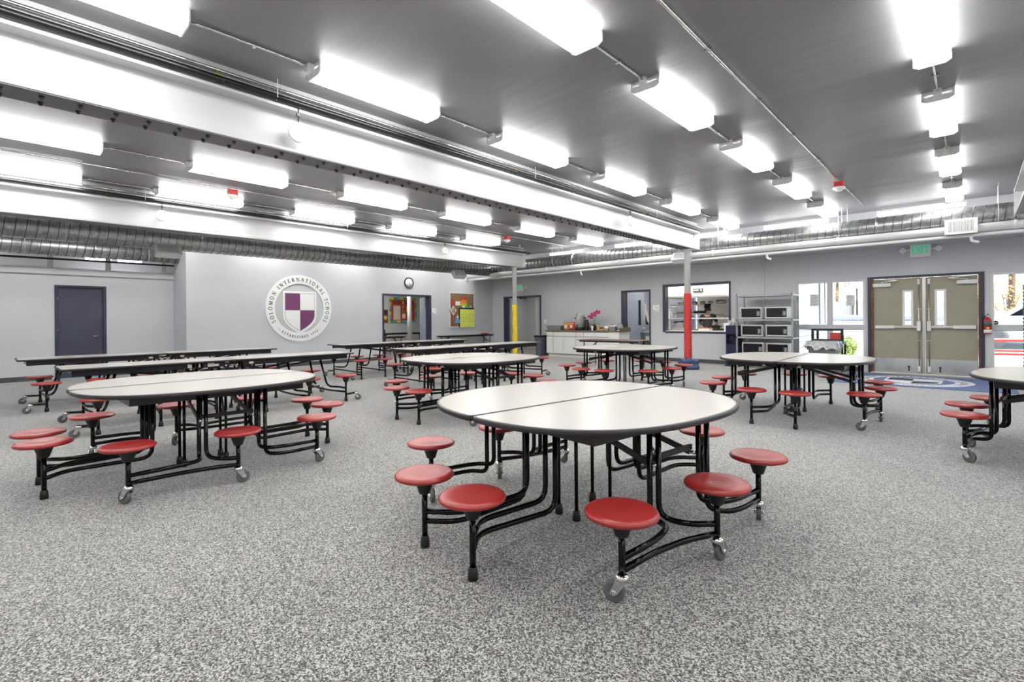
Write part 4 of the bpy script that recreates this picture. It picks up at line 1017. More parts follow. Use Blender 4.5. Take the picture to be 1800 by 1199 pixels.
# ================================================================ COUNTER with drawers and doors
cab = thing('base_cabinet', 'long white panelled counter cabinet with speckled brown worktop', 'cabinet', (-11.06, 13.60, 0))
boxes([(0, 2.93, .02, .65, .10, .885), (.05, 2.90, .06, .65, 0, .10)]).build('body', 'cabinet_white', cab)
B(-.02, 2.97, -.03, .65, .885, .925).build('worktop', 'granite', cab, bevel=.004); B(-.02, 2.97, .63, .65, .925, 1.02).build('upstand', 'granite', cab)
B(2.93, 2.95, .0, .65, .925, 1.0).build('side_splash', 'granite', cab)
B(0, 2.55, .0185, .0205, .10, .885).build('gap_shade', 'tub_grey', cab)  # grey sheet, puts shade into the gaps between doors and drawers
cols_ = [(0.012, .29, 1), (.31, 1.26, 2), (1.28, 1.58, 1), (1.60, 2.55, 2)]
for x0, x1, nd in cols_:
    d = B(x0, x1, 0, .02, .72, .86).build('drawer', 'cabinet_white', cab, bevel=.004)
    MB().tube([((x0 + x1) / 2 - .05, 0, .79), ((x0 + x1) / 2 - .05, -.03, .785), ((x0 + x1) / 2 + .05, -.03, .785), ((x0 + x1) / 2 + .05, 0, .79)], .007, 6, .015).build('pull', 'white_metal', d)
    ws = [(x0, x1)] if nd == 1 else [(x0, (x0 + x1) / 2 - .006), ((x0 + x1) / 2 + .006, x1)]
    for i, (a, b_) in enumerate(ws):
        e_ = B(a, b_, 0, .02, .12, .70).build('door', 'cabinet_white', cab, bevel=.003)
        boxes([(a, a + .055, -.008, 0, .12, .70), (b_ - .055, b_, -.008, 0, .12, .70), (a + .055, b_ - .055, -.008, 0, .12, .18), (a + .055, b_ - .055, -.008, 0, .64, .70)]).build('door_frame', 'cabinet_white', e_, bevel=.003)
        B(a + .075, b_ - .075, -.006, 0, .20, .62).build('raised_panel', 'cabinet_white', e_, bevel=.005)
        kx = b_ - .03 if i == 0 else a + .03
        MB().lathe([(.008, 0), (.006, -.012), (.014, -.02), (.012, -.03), (0, -.032)], (kx, -.008, .60), 10, 'y').build('knob', 'white_metal', e_)
B(2.55, 2.93, 0, .02, .10, .885).build('end_filler', 'cabinet_white', cab)
ZW = .9275
def tub(la, x, y, L, D, H, m_, cat='tub', z=ZW, name='storage_tub'):
    t = thing(name, la, cat, (x, y, z))
    mb = MB(); vs = []
    for (l, d, zz) in ((L * .44, D * .44, 0), (L * .5, D * .5, H), (L * .53, D * .53, H), (L * .53, D * .53, H - .025), (L * .48, D * .48, H - .004), (L * .42, D * .42, .012)):
        vs += [(-l, -d, zz), (l, -d, zz), (l, d, zz), (-l, d, zz)]
    fs = [(3, 2, 1, 0)]
    for a, b_ in ((0, 1),): 
        for k in range(4): fs.append((4 * a + k, 4 * a + (k + 1) % 4, 4 * b_ + (k + 1) % 4, 4 * b_ + k))
    for a, b_ in ((3, 2), (2, 4), (4, 5)):
        for k in range(4): fs.append((4 * a + k, 4 * a + (k + 1) % 4, 4 * b_ + (k + 1) % 4, 4 * b_ + k))
    fs.append((20, 21, 22, 23)); mb.add(vs, fs); mb.build('tub', m_, t)
    return t
tub('grey plastic tub at the counter end by the slate-grey bin', -10.80, 13.85, .62, .36, .155, 'tub_grey')
def snack_bag(la, x, y, wd, h, m_, rz):
    t = thing('snack_bag', la, 'bag', (x, y, ZW), rz)
    mb = MB(); n = 8; rnd = random.Random(int(x * 100)); rowsv = []
    for i in range(n + 1):
        v = i / n; th = .07 * math.sin(pi * min(1, v * .93 + .05)) ** .6; ww = wd / 2 * (1 - .07 * math.sin(pi * v))
        for k in range(12):
            a = 2 * pi * k / 12; rowsv.append((ww * sgnpow(math.cos(a), .6) + rnd.uniform(-.006, .006), th * math.sin(a) + rnd.uniform(-.008, .008), h * v))
    fs = [list(reversed(range(12))), list(range(n * 12, n * 12 + 12))]
    for i in range(n):
        for k in range(12): fs.append((i * 12 + k, i * 12 + (k + 1) % 12, (i + 1) * 12 + (k + 1) % 12, (i + 1) * 12 + k))
    mb.add(rowsv, fs, True); mb.build('bag', m_, t)
    MB().lathe([(0, -.085), (.07, -.083), (.07, -.078), (0, -.076)], (0, 0, h * .45), 14, 'y').build('print', 'paper_cream', t)
    MB().prism([(-wd * .33, h * .74), (wd * .33, h * .78), (wd * .33, h * .90), (-wd * .33, h * .86)], -.07, -.064, lambda a, b_, z: (a, z, b_)).build('print', 'paper_yellow', t)
snack_bag('orange snack bag standing next to the grey tub', -10.31, 13.80, .25, .26, 'bag_orange', .1)
snack_bag('red and orange snack bag between orange bag and coffee urn', -10.08, 13.82, .22, .27, 'bag_red', -.1)
ur = thing('coffee_urn', 'tall shiny steel coffee urn with black base on the white counter', 'urn', (-9.79, 13.86, ZW))
MB().lathe([(.17, 0), (.18, .01), (.165, .07), (.15, .10)], n=24).build('base', 'black_plastic', ur)
MB().lathe([(.145, .10), (.145, .50), (.150, .505)], n=28).build('tank', 'bright_steel', ur)
MB().lathe([(.152, .505), (.148, .53), (.10, .565), (.03, .58), (.03, .60), (.0, .605)], n=24).build('lid', 'bright_steel', ur)
for s in (-1, 1): MB().tube([(s * .145, 0, .42), (s * .20, 0, .43), (s * .22, 0, .39)], .016, 8).build('handle', 'black_plastic', ur)
MB().tube([(0, -.145, .15), (0, -.20, .15), (0, -.20, .11)], .016, 8).tube([(0, -.17, .16), (0, -.17, .21)], .010, 8).build('tap', 'black_plastic', ur)
MB().tube([(-.04, -.147, .18), (-.04, -.147, .44)], .007, 6).build('gauge', 'white_plastic', ur)
th = thing('thermos', 'slim black thermos beside the coffee urn', 'thermos', (-9.50, 13.82, ZW))
MB().lathe([(.068, 0), (.072, .01), (.072, .28), (.062, .30)], n=18).build('body', 'black_plastic', th); MB().lathe([(.062, .30), (.064, .31), (.06, .345), (.02, .35), (0, .35)], n=18).build('lid', 'black_plastic', th)
MB().tube([(.07, 0, .25), (.11, 0, .24), (.11, 0, .12), (.07, 0, .11)], .010, 6, .02).build('handle', 'black_plastic', th)
fp = thing('potted_orchid', 'magenta orchid in a dark pot on the white counter', 'plant', (-9.22, 13.84, ZW))
MB().lathe([(.055, 0), (.06, .01), (.085, .15), (.088, .17), (.075, .17), (.07, .15), (.0, .15)], n=16).build('pot', 'black_plastic', fp)
MB().prism([(-.05, .15), (-.02, .0), (.02, 0), (.05, .15)], -.10, -.092, lambda a, b_, z: (a, z, b_)).build('tag', 'white_paper', fp)
for q, pts in enumerate(([(0, 0, .15), (-.02, 0, .32), (-.04, 0, .46), (-.12, -.02, .55)], [(.01, 0, .15), (.03, .01, .35), (.06, .02, .52), (.18, .0, .60)])):
    MB().tube(pts, .006, 6, .08).build('stem', 'leaf_green', fp)
rnd = random.Random(3)
for i in range(14):
    q = i / 13; cx_ = -.16 + .36 * q + rnd.uniform(-.03, .03); cz_ = .46 + .15 * q + rnd.uniform(-.06, .05); mb = MB(); c = Vector((cx_, rnd.uniform(-.05, .05), cz_))
    for k in range(5):
        a = 2 * pi * k / 5 + rnd.uniform(0, 1); d = Vector((math.cos(a), -.25, math.sin(a))); sd = Vector((-math.sin(a), 0, math.cos(a)))
        mb.add([c, c + d * .035 + sd * .026, c + d * .062, c + d * .035 - sd * .026], [(0, 1, 2, 3)], True)
    mb.build('blossom', 'petal', fp)
for i in range(6):
    a = i * 1.05; d = Vector((math.cos(a), math.sin(a) * .5, .35)); mb = MB(); c = Vector((0, 0, .16)); sd = Vector((-math.sin(a), math.cos(a), 0)) * .022
    mb.add([c, c + d * .09 + sd, c + d * .19, c + d * .09 - sd], [(0, 1, 2, 3)], True).build('leaf', 'leaf_green', fp)
b1 = thing('condiment_bottle', 'tan bottle with a green top next to the orchid', 'bottle', (-9.02, 13.80, ZW))
MB().lathe([(.045, 0), (.048, .01), (.046, .12), (.02, .17), (.018, .19)], n=14).build('body', 'food_tan', b1); MB().lathe([(.02, .19), (.02, .22), (.0, .225)], n=12).build('cap', 'leaf_green', b1)
o = MB().tube([(-.16, 0, .03), (-.05, .0, .02), (.08, 0, .025), (.16, 0, .05)], .022, 8, .05).build('bread_stick', 'food_tan', loc=(-8.89, 13.74, ZW)); tag(o, 'long pale loaf lying on the counter beside the bottle', 'bread')
o = B(-8.72, -8.60, 13.72, 13.84, ZW, ZW + .075).build('wooden_box', 'cardboard', bevel=.004); tag(o, 'small wooden box under a white carton on the counter', 'box')
o = B(-8.735, -8.59, 13.71, 13.85, ZW + .075, ZW + .145).build('white_carton', 'white_paper', bevel=.003); tag(o, 'white carton on top of the small wooden box', 'carton')
o = B(-8.56, -8.36, 13.72, 13.92, ZW, ZW + .13).build('paper_tray', 'tub_grey', bevel=.004); tag(o, 'grey sugar caddy near the end of the counter', 'caddy')
B(-8.54, -8.38, 13.74, 13.90, ZW + .13, ZW + .17).build('packets', 'white_paper', o); MB().lathe([(.03, 0), (.03, .04), (0, .045)], (-8.51, 13.82, ZW + .16), 12).build('lid', 'rust_red', o)
dm = thing('cake_dome', 'clear domed cover at the end of the counter', 'cake dome', (-8.246, 13.86, ZW))
MB().lathe([(.105, 0), (.108, .012), (.106, .016)], n=24).build('plate', 'white_plastic', dm)
MB().lathe([(.095, .016), (.102, .10), (.095, .17), (.06, .21), (.02, .222), (.015, .24), (.0, .245)], n=24).build('dome', 'bag_clear', dm)

# ================================================================ bins, cooler, rack
def bin_slim(la, x, y, rz, m_):
    t = thing('waste_bin', la, 'bin', (x, y, 0), rz)
    mb = MB(); vs = []
    for l, d, z in ((.22, .10, 0), (.26, .13, .66), (.275, .145, .66), (.275, .145, .73), (.255, .125, .73), (.22, .10, .02)): vs += [(-l, -d, z), (l, -d, z), (l, d, z), (-l, d, z)]
    fs = [(3, 2, 1, 0), (20, 21, 22, 23)]
    for a in range(5):
        for k in range(4): fs.append((4 * a + k, 4 * a + (k + 1) % 4, 4 * a + 4 + (k + 1) % 4, 4 * a + 4 + k))
    mb.add(vs, fs).build('body', m_, t, bevel=.012)
    boxes([(-.277, .277, -.147, .147, .665, .735)]).build('rim', 'black_plastic', t, bevel=.01)
    for s in (-1, 1): B(-.10, .10, s * .135 - .012, s * .135 + .012, .50, .56).build('grip', m_, t, bevel=.008)
    return t
bin_slim('slim slate-grey waste bin against the end of the white counter', -11.36, 13.72, math.radians(90), 'bin_grey')
tb = thing('trash_can', 'large grey square trash can with draped clear bag by the windows', 'trash can', (-2.47, 12.95, 0))
mb = MB(); vs = []
for l, z in ((.20, 0), (.27, .70), (.285, .70), (.285, .745), (.262, .745), (.20, .03)): vs += [(-l, -l, z), (l, -l, z), (l, l, z), (-l, l, z)]
fs = [(3, 2, 1, 0), (20, 21, 22, 23)]
for a in range(5):
    for k in range(4): fs.append((4 * a + k, 4 * a + (k + 1) % 4, 4 * a + 4 + (k + 1) % 4, 4 * a + 4 + k))
mb.add(vs, fs).build('body', 'bin_light', tb, bevel=.015)
mb = MB()
for k in range(9):
    pass
MB().tube([(-.19, -.272, .56), (-.15, -.276, .63), (0, -.278, .64), (.15, -.276, .63), (.19, -.272, .56)], .012, 6, .05).build('moulded_arch', 'bin_light', tb)
mb = MB(); rnd = random.Random(9); N = 40; vs = []
def sq(k, r): 
    a = 2 * pi * k / N; c, s_ = math.cos(a), math.sin(a); m2 = max(abs(c), abs(s_)); return r * c / m2, r * s_ / m2
for j, (r, z) in enumerate(((.25, .70), (.275, .765), (.295, .76), (.31, .70), (.335, .60))):
    for k in range(N):
        x, y = sq(k, r + (rnd.uniform(-.012, .015) if j > 2 else 0)); vs.append((x, y, z + (rnd.uniform(-.05, .07) if j == 4 else rnd.uniform(-.004, .004))))
fs = []
for j in range(4):
    for k in range(N): fs.append((j * N + k, j * N + (k + 1) % N, (j + 1) * N + (k + 1) % N, (j + 1) * N + k))
mb.add(vs, fs, True).build('bin_bag', 'bag_clear', tb)
kc = thing('utility_cart', 'black plastic cart with cut-out openings behind the grey trash can', 'cart', (-2.55, 13.72, 0))
boxes([(-.33, .33, -.02, .02, .98, 1.03), (-.33, .33, -.02, .02, .72, .78), (-.33, -.27, -.02, .02, .78, .98), (.27, .33, -.02, .02, .78, .98), (-.22, -.17, -.02, .02, .78, .98)]).build('end_panel', 'black_plastic', kc, bevel=.012)
boxes([(-.33, .33, -.02, .40, .66, .72)]).build('upper_tray', 'black_plastic', kc, bevel=.01); B(-.33, .33, -.02, .40, .16, .22).build('lower_tray', 'black_plastic', kc, bevel=.01)
for a in (-.30, .30):
    for b_ in (.0, .38): B(a - .02, a + .02, b_ - .02, b_ + .02, .10, .70).build('leg', 'black_plastic', kc); MB().lathe([(.0, -.015), (.05, -.015), (.05, .015), (0, .015)], (a, b_, .05), 14, 'x').build('wheel', 'grey_rubber', kc)
o = B(-2.50, -2.30, 13.76, 13.92, .722, .93).build('red_box', 'paper_red', bevel=.01); tag(o, 'red box standing on the black cart by the window', 'box')

wc = thing('water_cooler', 'navy blue floor-standing water cooler beside the serving opening', 'water cooler', (-4.75, 13.88, 0))
boxes([(-.165, .165, -.14, .18, .02, .60), (-.165, .165, -.14, .18, .86, 1.10), (-.165, .165, .02, .18, .60, .86), (-.165, -.14, -.14, .02, .60, .86), (.14, .165, -.14, .02, .60, .86)]).build('body', 'cooler_navy', wc, bevel=.012)
B(-.19, .19, -.17, .2, 0, .022).build('base', 'black_plastic', wc, bevel=.005); B(-.13, .13, -.145, -.02, .575, .605).build('drip_tray', 'black_plastic', wc)
B(-.16, .16, -.148, -.138, 1.02, 1.10).build('top_panel', 'cooler_navy', wc, bevel=.004)
for s, m_ in ((-.07, 'paper_red'), (0, 'black_plastic'), (.07, 'paper_blue')): MB().lathe([(.018, 0), (.018, -.04), (0, -.045)], (s, .02, .80), 10, 'y').build('tap', m_, wc)
for i, (dx, h) in enumerate(((-.09, .13), (.0, .19), (.085, .21))):
    t = thing('cup_stack', 'stack of white cups on the navy water cooler, %s height' % ('shortest', 'middle', 'tallest')[i], 'cups', (-4.75 + dx, 13.86 + .02 * i, 1.10), group='cup stacks on the cooler')
    for k in range(int(h / .03)):
        MB().lathe([(.028, 0), (.036, .045), (.039, .05)], (0, 0, .03 * k), 12).build('cup', 'white_paper', t)

rk = thing('storage_rack', 'silver wire rack holding six microwaves', 'rack', (-3.87, 13.72, 0))
for x in (-.665, .63):
    for y in (-.29, .29):
        B(x, x + .035, y - .018, y + .018, 0, 1.93).build('post', 'rack_grey', rk, bevel=.003)
LV = [.36, .815, 1.265, 1.885]
for z in LV:
    B(-.66, .66, -.29, .29, z - .012, z).build('shelf', 'rack_grey', rk); boxes([(-.66, .66, -.308, -.292, z - .04, z + .005), (-.66, .66, .292, .308, z - .04, z + .005), (-.665, -.64, -.29, .29, z - .04, z), (.64, .665, -.29, .29, z - .04, z)]).build('shelf_rail', 'rack_grey', rk)
pm_ = None
def microwave():
    t = thing('microwave', 'x', 'microwave')
    B(-.255, .255, -.16, .20, .015, .305).build('case', 'white_metal', t, bevel=.006)
    boxes([(-.257, .257, -.178, -.16, .016, .05), (-.257, .257, -.178, -.16, .275, .305), (-.257, -.225, -.178, -.16, .05, .275), (.235, .257, -.178, -.16, .05, .275)]).build('door_frame', 'brushed', t, bevel=.003)
    B(-.225, .13, -.176, -.162, .05, .275).build('door', 'microwave_door', t, bevel=.003)
    p = B(.13, .235, -.176, -.162, .05, .275).build('control_panel', 'black_plastic', t)
    B(.145, .222, -.178, -.175, .225, .262).build('display', 'dark_glass', p)
    B(.15, .217, -.178, -.175, .09, .20).build('keypad', 'tub_grey', p)
    for a in (-.2, .2):
        for b_ in (-.12, .16): MB().lathe([(.014, 0), (.014, .016)], (a, b_, 0), 8).build('foot', 'black_plastic', t)
    return t
mw0 = None
for r_, zz in enumerate((1.266, .816, .361)):
    for s, dx in enumerate((-.315, .285)):
        mw0_ = microwave() if mw0 is None else dup(mw0)
        mw0 = mw0 or mw0_
        mw0_.location = (-3.87 + dx + .02 * r_ * (1 if s == 0 else .5), 13.63, zz); mw0_['group'] = 'microwaves on the rack'
        mw0_['label'] = 'silver microwave on the %s loaded shelf, %s' % (('upper', 'middle', 'lower')[r_], ('next to the water cooler', 'next to the windows')[s])

fe = thing('fire_extinguisher', 'red fire extinguisher with black hose beside the olive double doors', 'extinguisher', (.215, YR - .095, .93))
MB().lathe([(.055, 0), (.062, .01), (.062, .28), (.05, .315), (.022, .335), (.022, .35)], n=20).build('cylinder', 'extinguisher_red', fe)
MB().lathe([(.0635, .02), (.0635, .09)], n=20).build('label', 'white_paper', fe); MB().lathe([(.0632, .16), (.0632, .27)], n=20).build('label', 'pale_rubber', fe)
MB().lathe([(.024, -.0655), (.024, -.063)], (0, 0, .125), 14, 'y').build('sticker', 'paper_yellow', fe)
MB().lathe([(.02, .35), (.024, .355), (.02, .375)], n=10).bar((0, .02, .37), (0, -.09, .385), .02, .008).bar((0, .02, .385), (0, -.08, .42), .02, .008).build('valve', 'chrome', fe)
MB().tube([(-.02, 0, .365), (-.07, 0, .36), (-.085, 0, .25), (-.075, 0, .14), (-.07, -.01, .10)], .010, 8, .05).build('hose', 'black_plastic', fe)
boxes([(-.02, .02, .06, .095, .10, .36)]).build('bracket', 'black_metal', fe)
o = MB().lathe([(.045, .0), (.045, -.012), (0, -.012)], (.335, YR + .068, 1.16), 20, 'y').build('round_sticker', 'black_ink'); tag(o, 'round dark sticker on the window beside the extinguisher', 'sticker')
B(.305, .365, YR + .0555, YR + .0565, 1.152, 1.168).build('print', 'white_paper', o)

# paper notices taped on the window panes
def notice(la, x0, x1, z0, z1, lines):
    o = B(x0, x1, YR + .066, YR + .069, z0, z1).build('paper_notice', 'white_paper'); tag(o, la, 'notice')
    mb = MB(); n = 9
    for i in range(n):
        z = z1 - (z1 - z0) * (i + .8) / (n + .6); mb.box(x0 + .02, x1 - (.02 if i % 3 else .06), YR + .0645, YR + .066, z - .005, z + .005)
    mb.build('print', 'bolt_grey', o)
notice('white printed notice on the pane with the outdoor posts behind', -3.03, -2.83, 1.585, 1.885, 1)
notice('pale printed notice on the pane beside the double doors', -2.26, -2.08, 1.58, 1.84, 0)

# entrance mat with the crest
mt = thing('entrance_mat', 'blue entrance mat with white school crest before the olive double doors', 'mat', (-.90, 12.75, 0))
B(-1.20, 1.45, -1.08, 1.12, .002, .012).build('mat', 'mat_blue', mt, bevel=.003)
def flat_ring(mb, ro, ri, z, n=64):
    vs = []; fs = []
    for k in range(n):
        a = 2 * pi * k / n; vs += [(ro * math.cos(a), ro * math.sin(a), z), (ri * math.cos(a), ri * math.sin(a), z)]
    for k in range(n): j = (k + 1) % n; fs.append((2 * k, 2 * j, 2 * j + 1, 2 * k + 1))
    return mb.add(vs, fs)
flat_ring(MB(), .92, .86, .0135).build('ring_line', 'mat_white', mt); flat_ring(MB(), .68, .64, .0135).build('ring_line', 'mat_white', mt); flat_ring(MB(), .86, .68, .013).build('ring', 'mat_white', mt)
mb = MB()
ring_text(mb, TA, .10, (0, 0, .0138), (1, 0, 0), (0, 1, 0), (0, 0, 1), .72, 90, gap=fit_gap(TA, .10, .77, 240), depth=.0008, wk=1.2)
ring_text(mb, TB, .07, (0, 0, .0138), (1, 0, 0), (0, 1, 0), (0, 0, 1), .805, 270, gap=fit_gap(TB, .07, .77, 91), depth=.0008, inward=True, wk=1.2)
mb.build('lettering', 'mat_dark', mt, kind='stuff')
F2 = lambda a, b_, z: (a, b_, z)
MB().prism(shield(.45, .44, -.17, -.60), .0125, .0132, F2).build('shield', 'mat_white', mt)
for sx, sz, m_ in ((-1, 1, 'mat_dark'), (1, 1, 'mat_white'), (-1, -1, 'mat_white'), (1, -1, 'mat_dark')):
    MB().prism(clipq(shield(.40, .39, -.16, -.53), sx, sz, -.05, .006), .0132, .014, F2).build('quarter', m_, mt)

# ================================================================ KITCHEN seen through the serving opening
o = thing('range_hood', 'white kitchen exhaust hood with dark underside behind the serving opening', 'hood', (-6.5, 15.7, 0))
boxes([(-1.15, 1.15, 0, .03, 2.02, 2.89), (-1.15, -1.12, .03, 1.4, 1.98, 2.89), (1.12, 1.15, .03, 1.4, 1.98, 2.89)]).build('skirt', 'white_metal', o)
boxes([(-1.15, 1.15, -.02, .04, 1.97, 2.03)]).build('lip', 'brushed', o)
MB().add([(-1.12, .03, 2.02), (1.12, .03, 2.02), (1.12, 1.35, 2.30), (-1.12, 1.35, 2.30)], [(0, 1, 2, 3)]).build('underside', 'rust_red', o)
mb = MB()
for i in range(24): mb.box(-1.08 + .093 * i, -1.03 + .093 * i, .5, .54, 2.05, 2.11)
mb.build('filter_fins', 'duct_dark', o, kind='stuff')
sg = B(-6.62, -6.30, 15.655, 15.678, 2.15, 2.255).build('hood_sign', 'black_ink'); tag(sg, 'small black sign with white marks on the kitchen hood', 'sign')
for i in range(4): B(-6.60 + .045 * i, -6.57 + .045 * i, 15.652, 15.655, 2.18, 2.225).build('print', 'white_paper', sg)
MB().lathe([(.035, 0), (.035, -.003), (0, -.003)], (-6.36, 15.655, 2.20), 14, 'y').build('pictogram', 'white_paper', sg)
ks = thing('wall_shelf', 'white kitchen wall shelf carrying metal pans under the hood', 'shelf', (-6.75, 16.7, 0))
B(-1.2, 1.25, -.18, .18, 1.74, 1.775).build('board', 'white_metal', ks)
for x in (-1.18, 1.2): B(x - .02, x + .02, -.16, -.12, 1.0, 1.74).build('upright', 'brushed', ks)
def pan(la, x, y, z, r, h, m_='brushed'):
    t = thing('pan', la, 'pan', (x, y, z), group='pans on the kitchen wall shelf')
    MB().lathe([(r * .85, 0), (r, .02), (r, h), (r * .96, h), (r * .9, .02), (0, .02)], n=16).build('bowl', m_, t); MB().bar((0, -r, h * .8), (0, -r - .09, h * .85), .025, .012).build('handle', 'black_metal', t)
names = ['first shallow metal pan on the kitchen shelf right of the red column', 'second shallow metal pan on the kitchen shelf', 'third shallow metal pan on the kitchen shelf', 'wide metal roasting pan on the kitchen shelf', 'tall metal pot at the end of the kitchen shelf']
for i, (x, r, h) in enumerate(((-6.98, .08, .10), (-6.71, .08, .10), (-6.44, .08, .10), (-6.10, .16, .12), (-5.74, .11, .19))): pan(names[i].replace('right of', 'next to'), x, 16.66, 1.775, r, h)
pan('small steel bowl on the kitchen shelf before the dark hood wall', -7.55, 16.66, 1.775, .07, .08); pan('second steel bowl beside the small one on the kitchen shelf', -7.36, 16.66, 1.775, .06, .10, 'white_metal')
ku = thing('shelf_unit', 'steel kitchen shelf unit with open frame near the serving opening', 'shelf', (-7.22, 15.3, 0))
for x in (-.16, .10):
    for y in (-.2, .2): B(x - .015, x + .015, y - .015, y + .015, 0, 1.72).build('post', 'brushed', ku)
for z in (.94, 1.30, 1.70): B(-.17, .12, -.22, .22, z - .02, z).build('shelf', 'white_metal', ku)
for i, (z, h) in enumerate(((.94, .26), (1.30, .30))):
    t = thing('white_jug', 'white plastic jug standing on the %s shelf of the open steel unit' % ('lower', 'upper')[i], 'jug', (-7.245, 15.25, z + .003))
    MB().lathe([(.085, 0), (.09, .01), (.09, h * .7), (.045, h * .9), (.04, h)], n=16).build('body', 'white_plastic', t); MB().lathe([(.045, h), (.045, h + .03), (0, h + .032)], n=12).build('cap', 'white_metal', t)
rl = thing('heat_rail', 'long white shelf rail crossing the serving opening', 'rail', (-6.2, 15.2, 0))
B(-.86, .85, -.12, .12, 1.285, 1.315).build('board', 'white_metal', rl)
for x in (-.84, .83):
    B(x - .012, x + .012, -.012, .012, .93, 1.285).build('post', 'brushed', rl)
s2 = thing('wall_shelf', 'steel shelf with folded cloths at the back of the kitchen', 'shelf', (-7.2, 17.0, 0))
B(-.65, .65, -.2, .2, 1.44, 1.47).build('board', 'brushed', s2); B(-.55, .05, -.12, .12, 1.47, 1.53).build('cloths', 'food_tan', s2); B(.1, .5, -.12, .12, 1.47, 1.56).build('tray', 'black_metal', s2)
for x in (-.6, .6): B(x - .02, x + .02, -.02, 1.2, 1.40, 1.44).build('bracket', 'brushed', s2)
ct = thing('prep_counter', 'steel kitchen counter just behind the serving opening', 'counter', (-6.0, 15.1, 0))
B(-1.06, 1.3, -.32, .32, .88, .915).build('top', 'steel', ct); B(-1.03, 1.27, -.30, .30, .30, .33).build('undershelf', 'brushed', ct)
for x in (-1.01, 1.24):
    for y in (-.28, .28): MB().tube([(x, y, 0), (x, y, .88)], .02, 8).build('leg', 'brushed', ct)
ms = thing('meat_slicer', 'grey kitchen machine with black arm on the steel counter', 'machine', (-6.80, 15.05, .915))
boxes([(-.16, .22, -.14, .14, 0, .10), (-.05, .20, -.02, .12, .10, .26)]).build('body', 'brushed', ms, bevel=.012); MB().bar((-.18, -.05, .26), (.24, -.05, .30), .04, .04).build('arm', 'black_plastic', ms)
MB().lathe([(.10, -.012), (.11, 0), (.10, .012)], (.02, -.06, .17), 20, 'y').build('blade', 'steel', ms)
def cont(name, la, cat, x, y, wd, d, h, m_, fill=None):
    t = thing(name, la, cat, (x, y, .915)); 
    boxes([(-wd / 2, wd / 2, -d / 2, d / 2, 0, .01), (-wd / 2, -wd / 2 + .01, -d / 2, d / 2, 0, h), (wd / 2 - .01, wd / 2, -d / 2, d / 2, 0, h), (-wd / 2, wd / 2, -d / 2, -d / 2 + .01, 0, h), (-wd / 2, wd / 2, d / 2 - .01, d / 2, 0, h)]).build('tray', m_, t)
    if fill: B(-wd / 2 + .01, wd / 2 - .01, -d / 2 + .01, d / 2 - .01, .01, h * .8).build('food', fill, t)
    return t
t = cont('food_box', 'white box of food with orange pieces on the serving counter', 'box', -5.95, 14.98, .34, .28, .07, 'white_paper', 'food_tan')
for i in range(5): MB().lathe([(0, 0), (.028, .01), (.034, .03), (.02, .05), (0, .055)], (-.12 + .06 * i, rs.uniform(-.06, .06), .05), 10).build('food_piece', 'bag_orange', t)
cont('food_tray', 'dark tray of food on the serving counter beside the white tub', 'tray', -5.56, 14.98, .26, .3, .06, 'black_metal', 'food_tan')
pt = thing('stock_pot', 'black pot standing on the steel kitchen counter', 'pot', (-5.76, 15.265, .915)); MB().lathe([(.12, 0), (.125, .01), (.125, .16), (.118, .16), (.115, .02), (0, .02)], n=18).build('body', 'black_metal', pt)
MB().tube([(.12, 0, .13), (.18, 0, .13)], .012, 6).tube([(-.12, 0, .13), (-.18, 0, .13)], .012, 6).build('handle', 'black_metal', pt)
tub('white plastic tub near the end of the serving opening', -5.27, 15.0, .24, .24, .24, 'white_plastic', z=.915)
for i, x in enumerate((-7.0, -5.4)):  # unseen panels, added to light the kitchen
    t = thing('added_kitchen_light', 'added unseen panel light inside the kitchen, %s' % ('towards its entry door', 'towards the cooler')[i], 'ceiling light', (x, 15.1 + .0 * i, 2.9))
    B(-.6, .6, -.3, .3, -.03, 0).build('frame', 'white_metal', t); B(-.57, .57, -.27, .27, -.035, -.03).build('diffuser', 'added_light_glow', t)
t = thing('added_lobby_light', 'added unseen panel light inside the lobby', 'ceiling light', (-13.0, 15.3, 2.62)); B(-.3, .3, -.3, .3, -.03, 0).build('frame', 'white_metal', t); B(-.27, .27, -.27, .27, -.035, -.03).build('diffuser', 'added_light_glow', t)  # out-of-view panel, added to light the lobby
t = thing('added_classroom_light', 'added unseen panel light inside the classroom', 'ceiling light', (-16.4, 10.4, 3.0)); B(-.6, .6, -.6, .6, -.03, 0).build('frame', 'white_metal', t); B(-.57, .57, -.57, .57, -.035, -.03).build('diffuser', 'added_light_glow', t)  # added panel, never seen, brightens the classroom
# through the kitchen entry door
pl = thing('pendant_lamp', 'amber glass lamp glowing at the ceiling inside the kitchen entry', 'lamp', (-8.35, 15.9, 2.42))
MB().lathe([(.02, .48), (.02, .10), (.05, .08)], n=10).build('stem', 'brass', pl); MB().lathe([(.0, -.10), (.08, -.09), (.13, -.02), (.11, .05), (.05, .09)], n=18).build('shade', 'amber_glass', pl)
t = thing('added_kitchen_light', 'added unseen panel light inside the kitchen entry', 'ceiling light', (-8.7, 16.9, 2.9)); B(-.3, .3, -.6, .6, -.03, 0).build('frame', 'white_metal', t); B(-.27, .27, -.57, .57, -.035, -.03).build('diffuser', 'added_light_glow', t)  # another unseen panel, added to light the kitchen entry
ap = thing('hanging_apron', 'pale apron hanging behind the open kitchen door', 'apron', (-8.36, 15.75, 0), math.radians(20))
MB().prism([(-.07, 1.82), (.02, 1.82), (.05, 1.6), (.16, 1.2), (.02, 1.12), (-.10, 1.18), (-.04, 1.5)], -.02, .02, lambda a, b_, z: (a, z, b_)).build('cloth', 'light_fabric', ap, bevel=.01)
MB().prism([(.0, 1.45), (.07, 1.2), (.12, 1.08), (.02, 1.10)], -.035, -.021, lambda a, b_, z: (a, z, b_)).build('dark_cloth', 'black_plastic', ap)
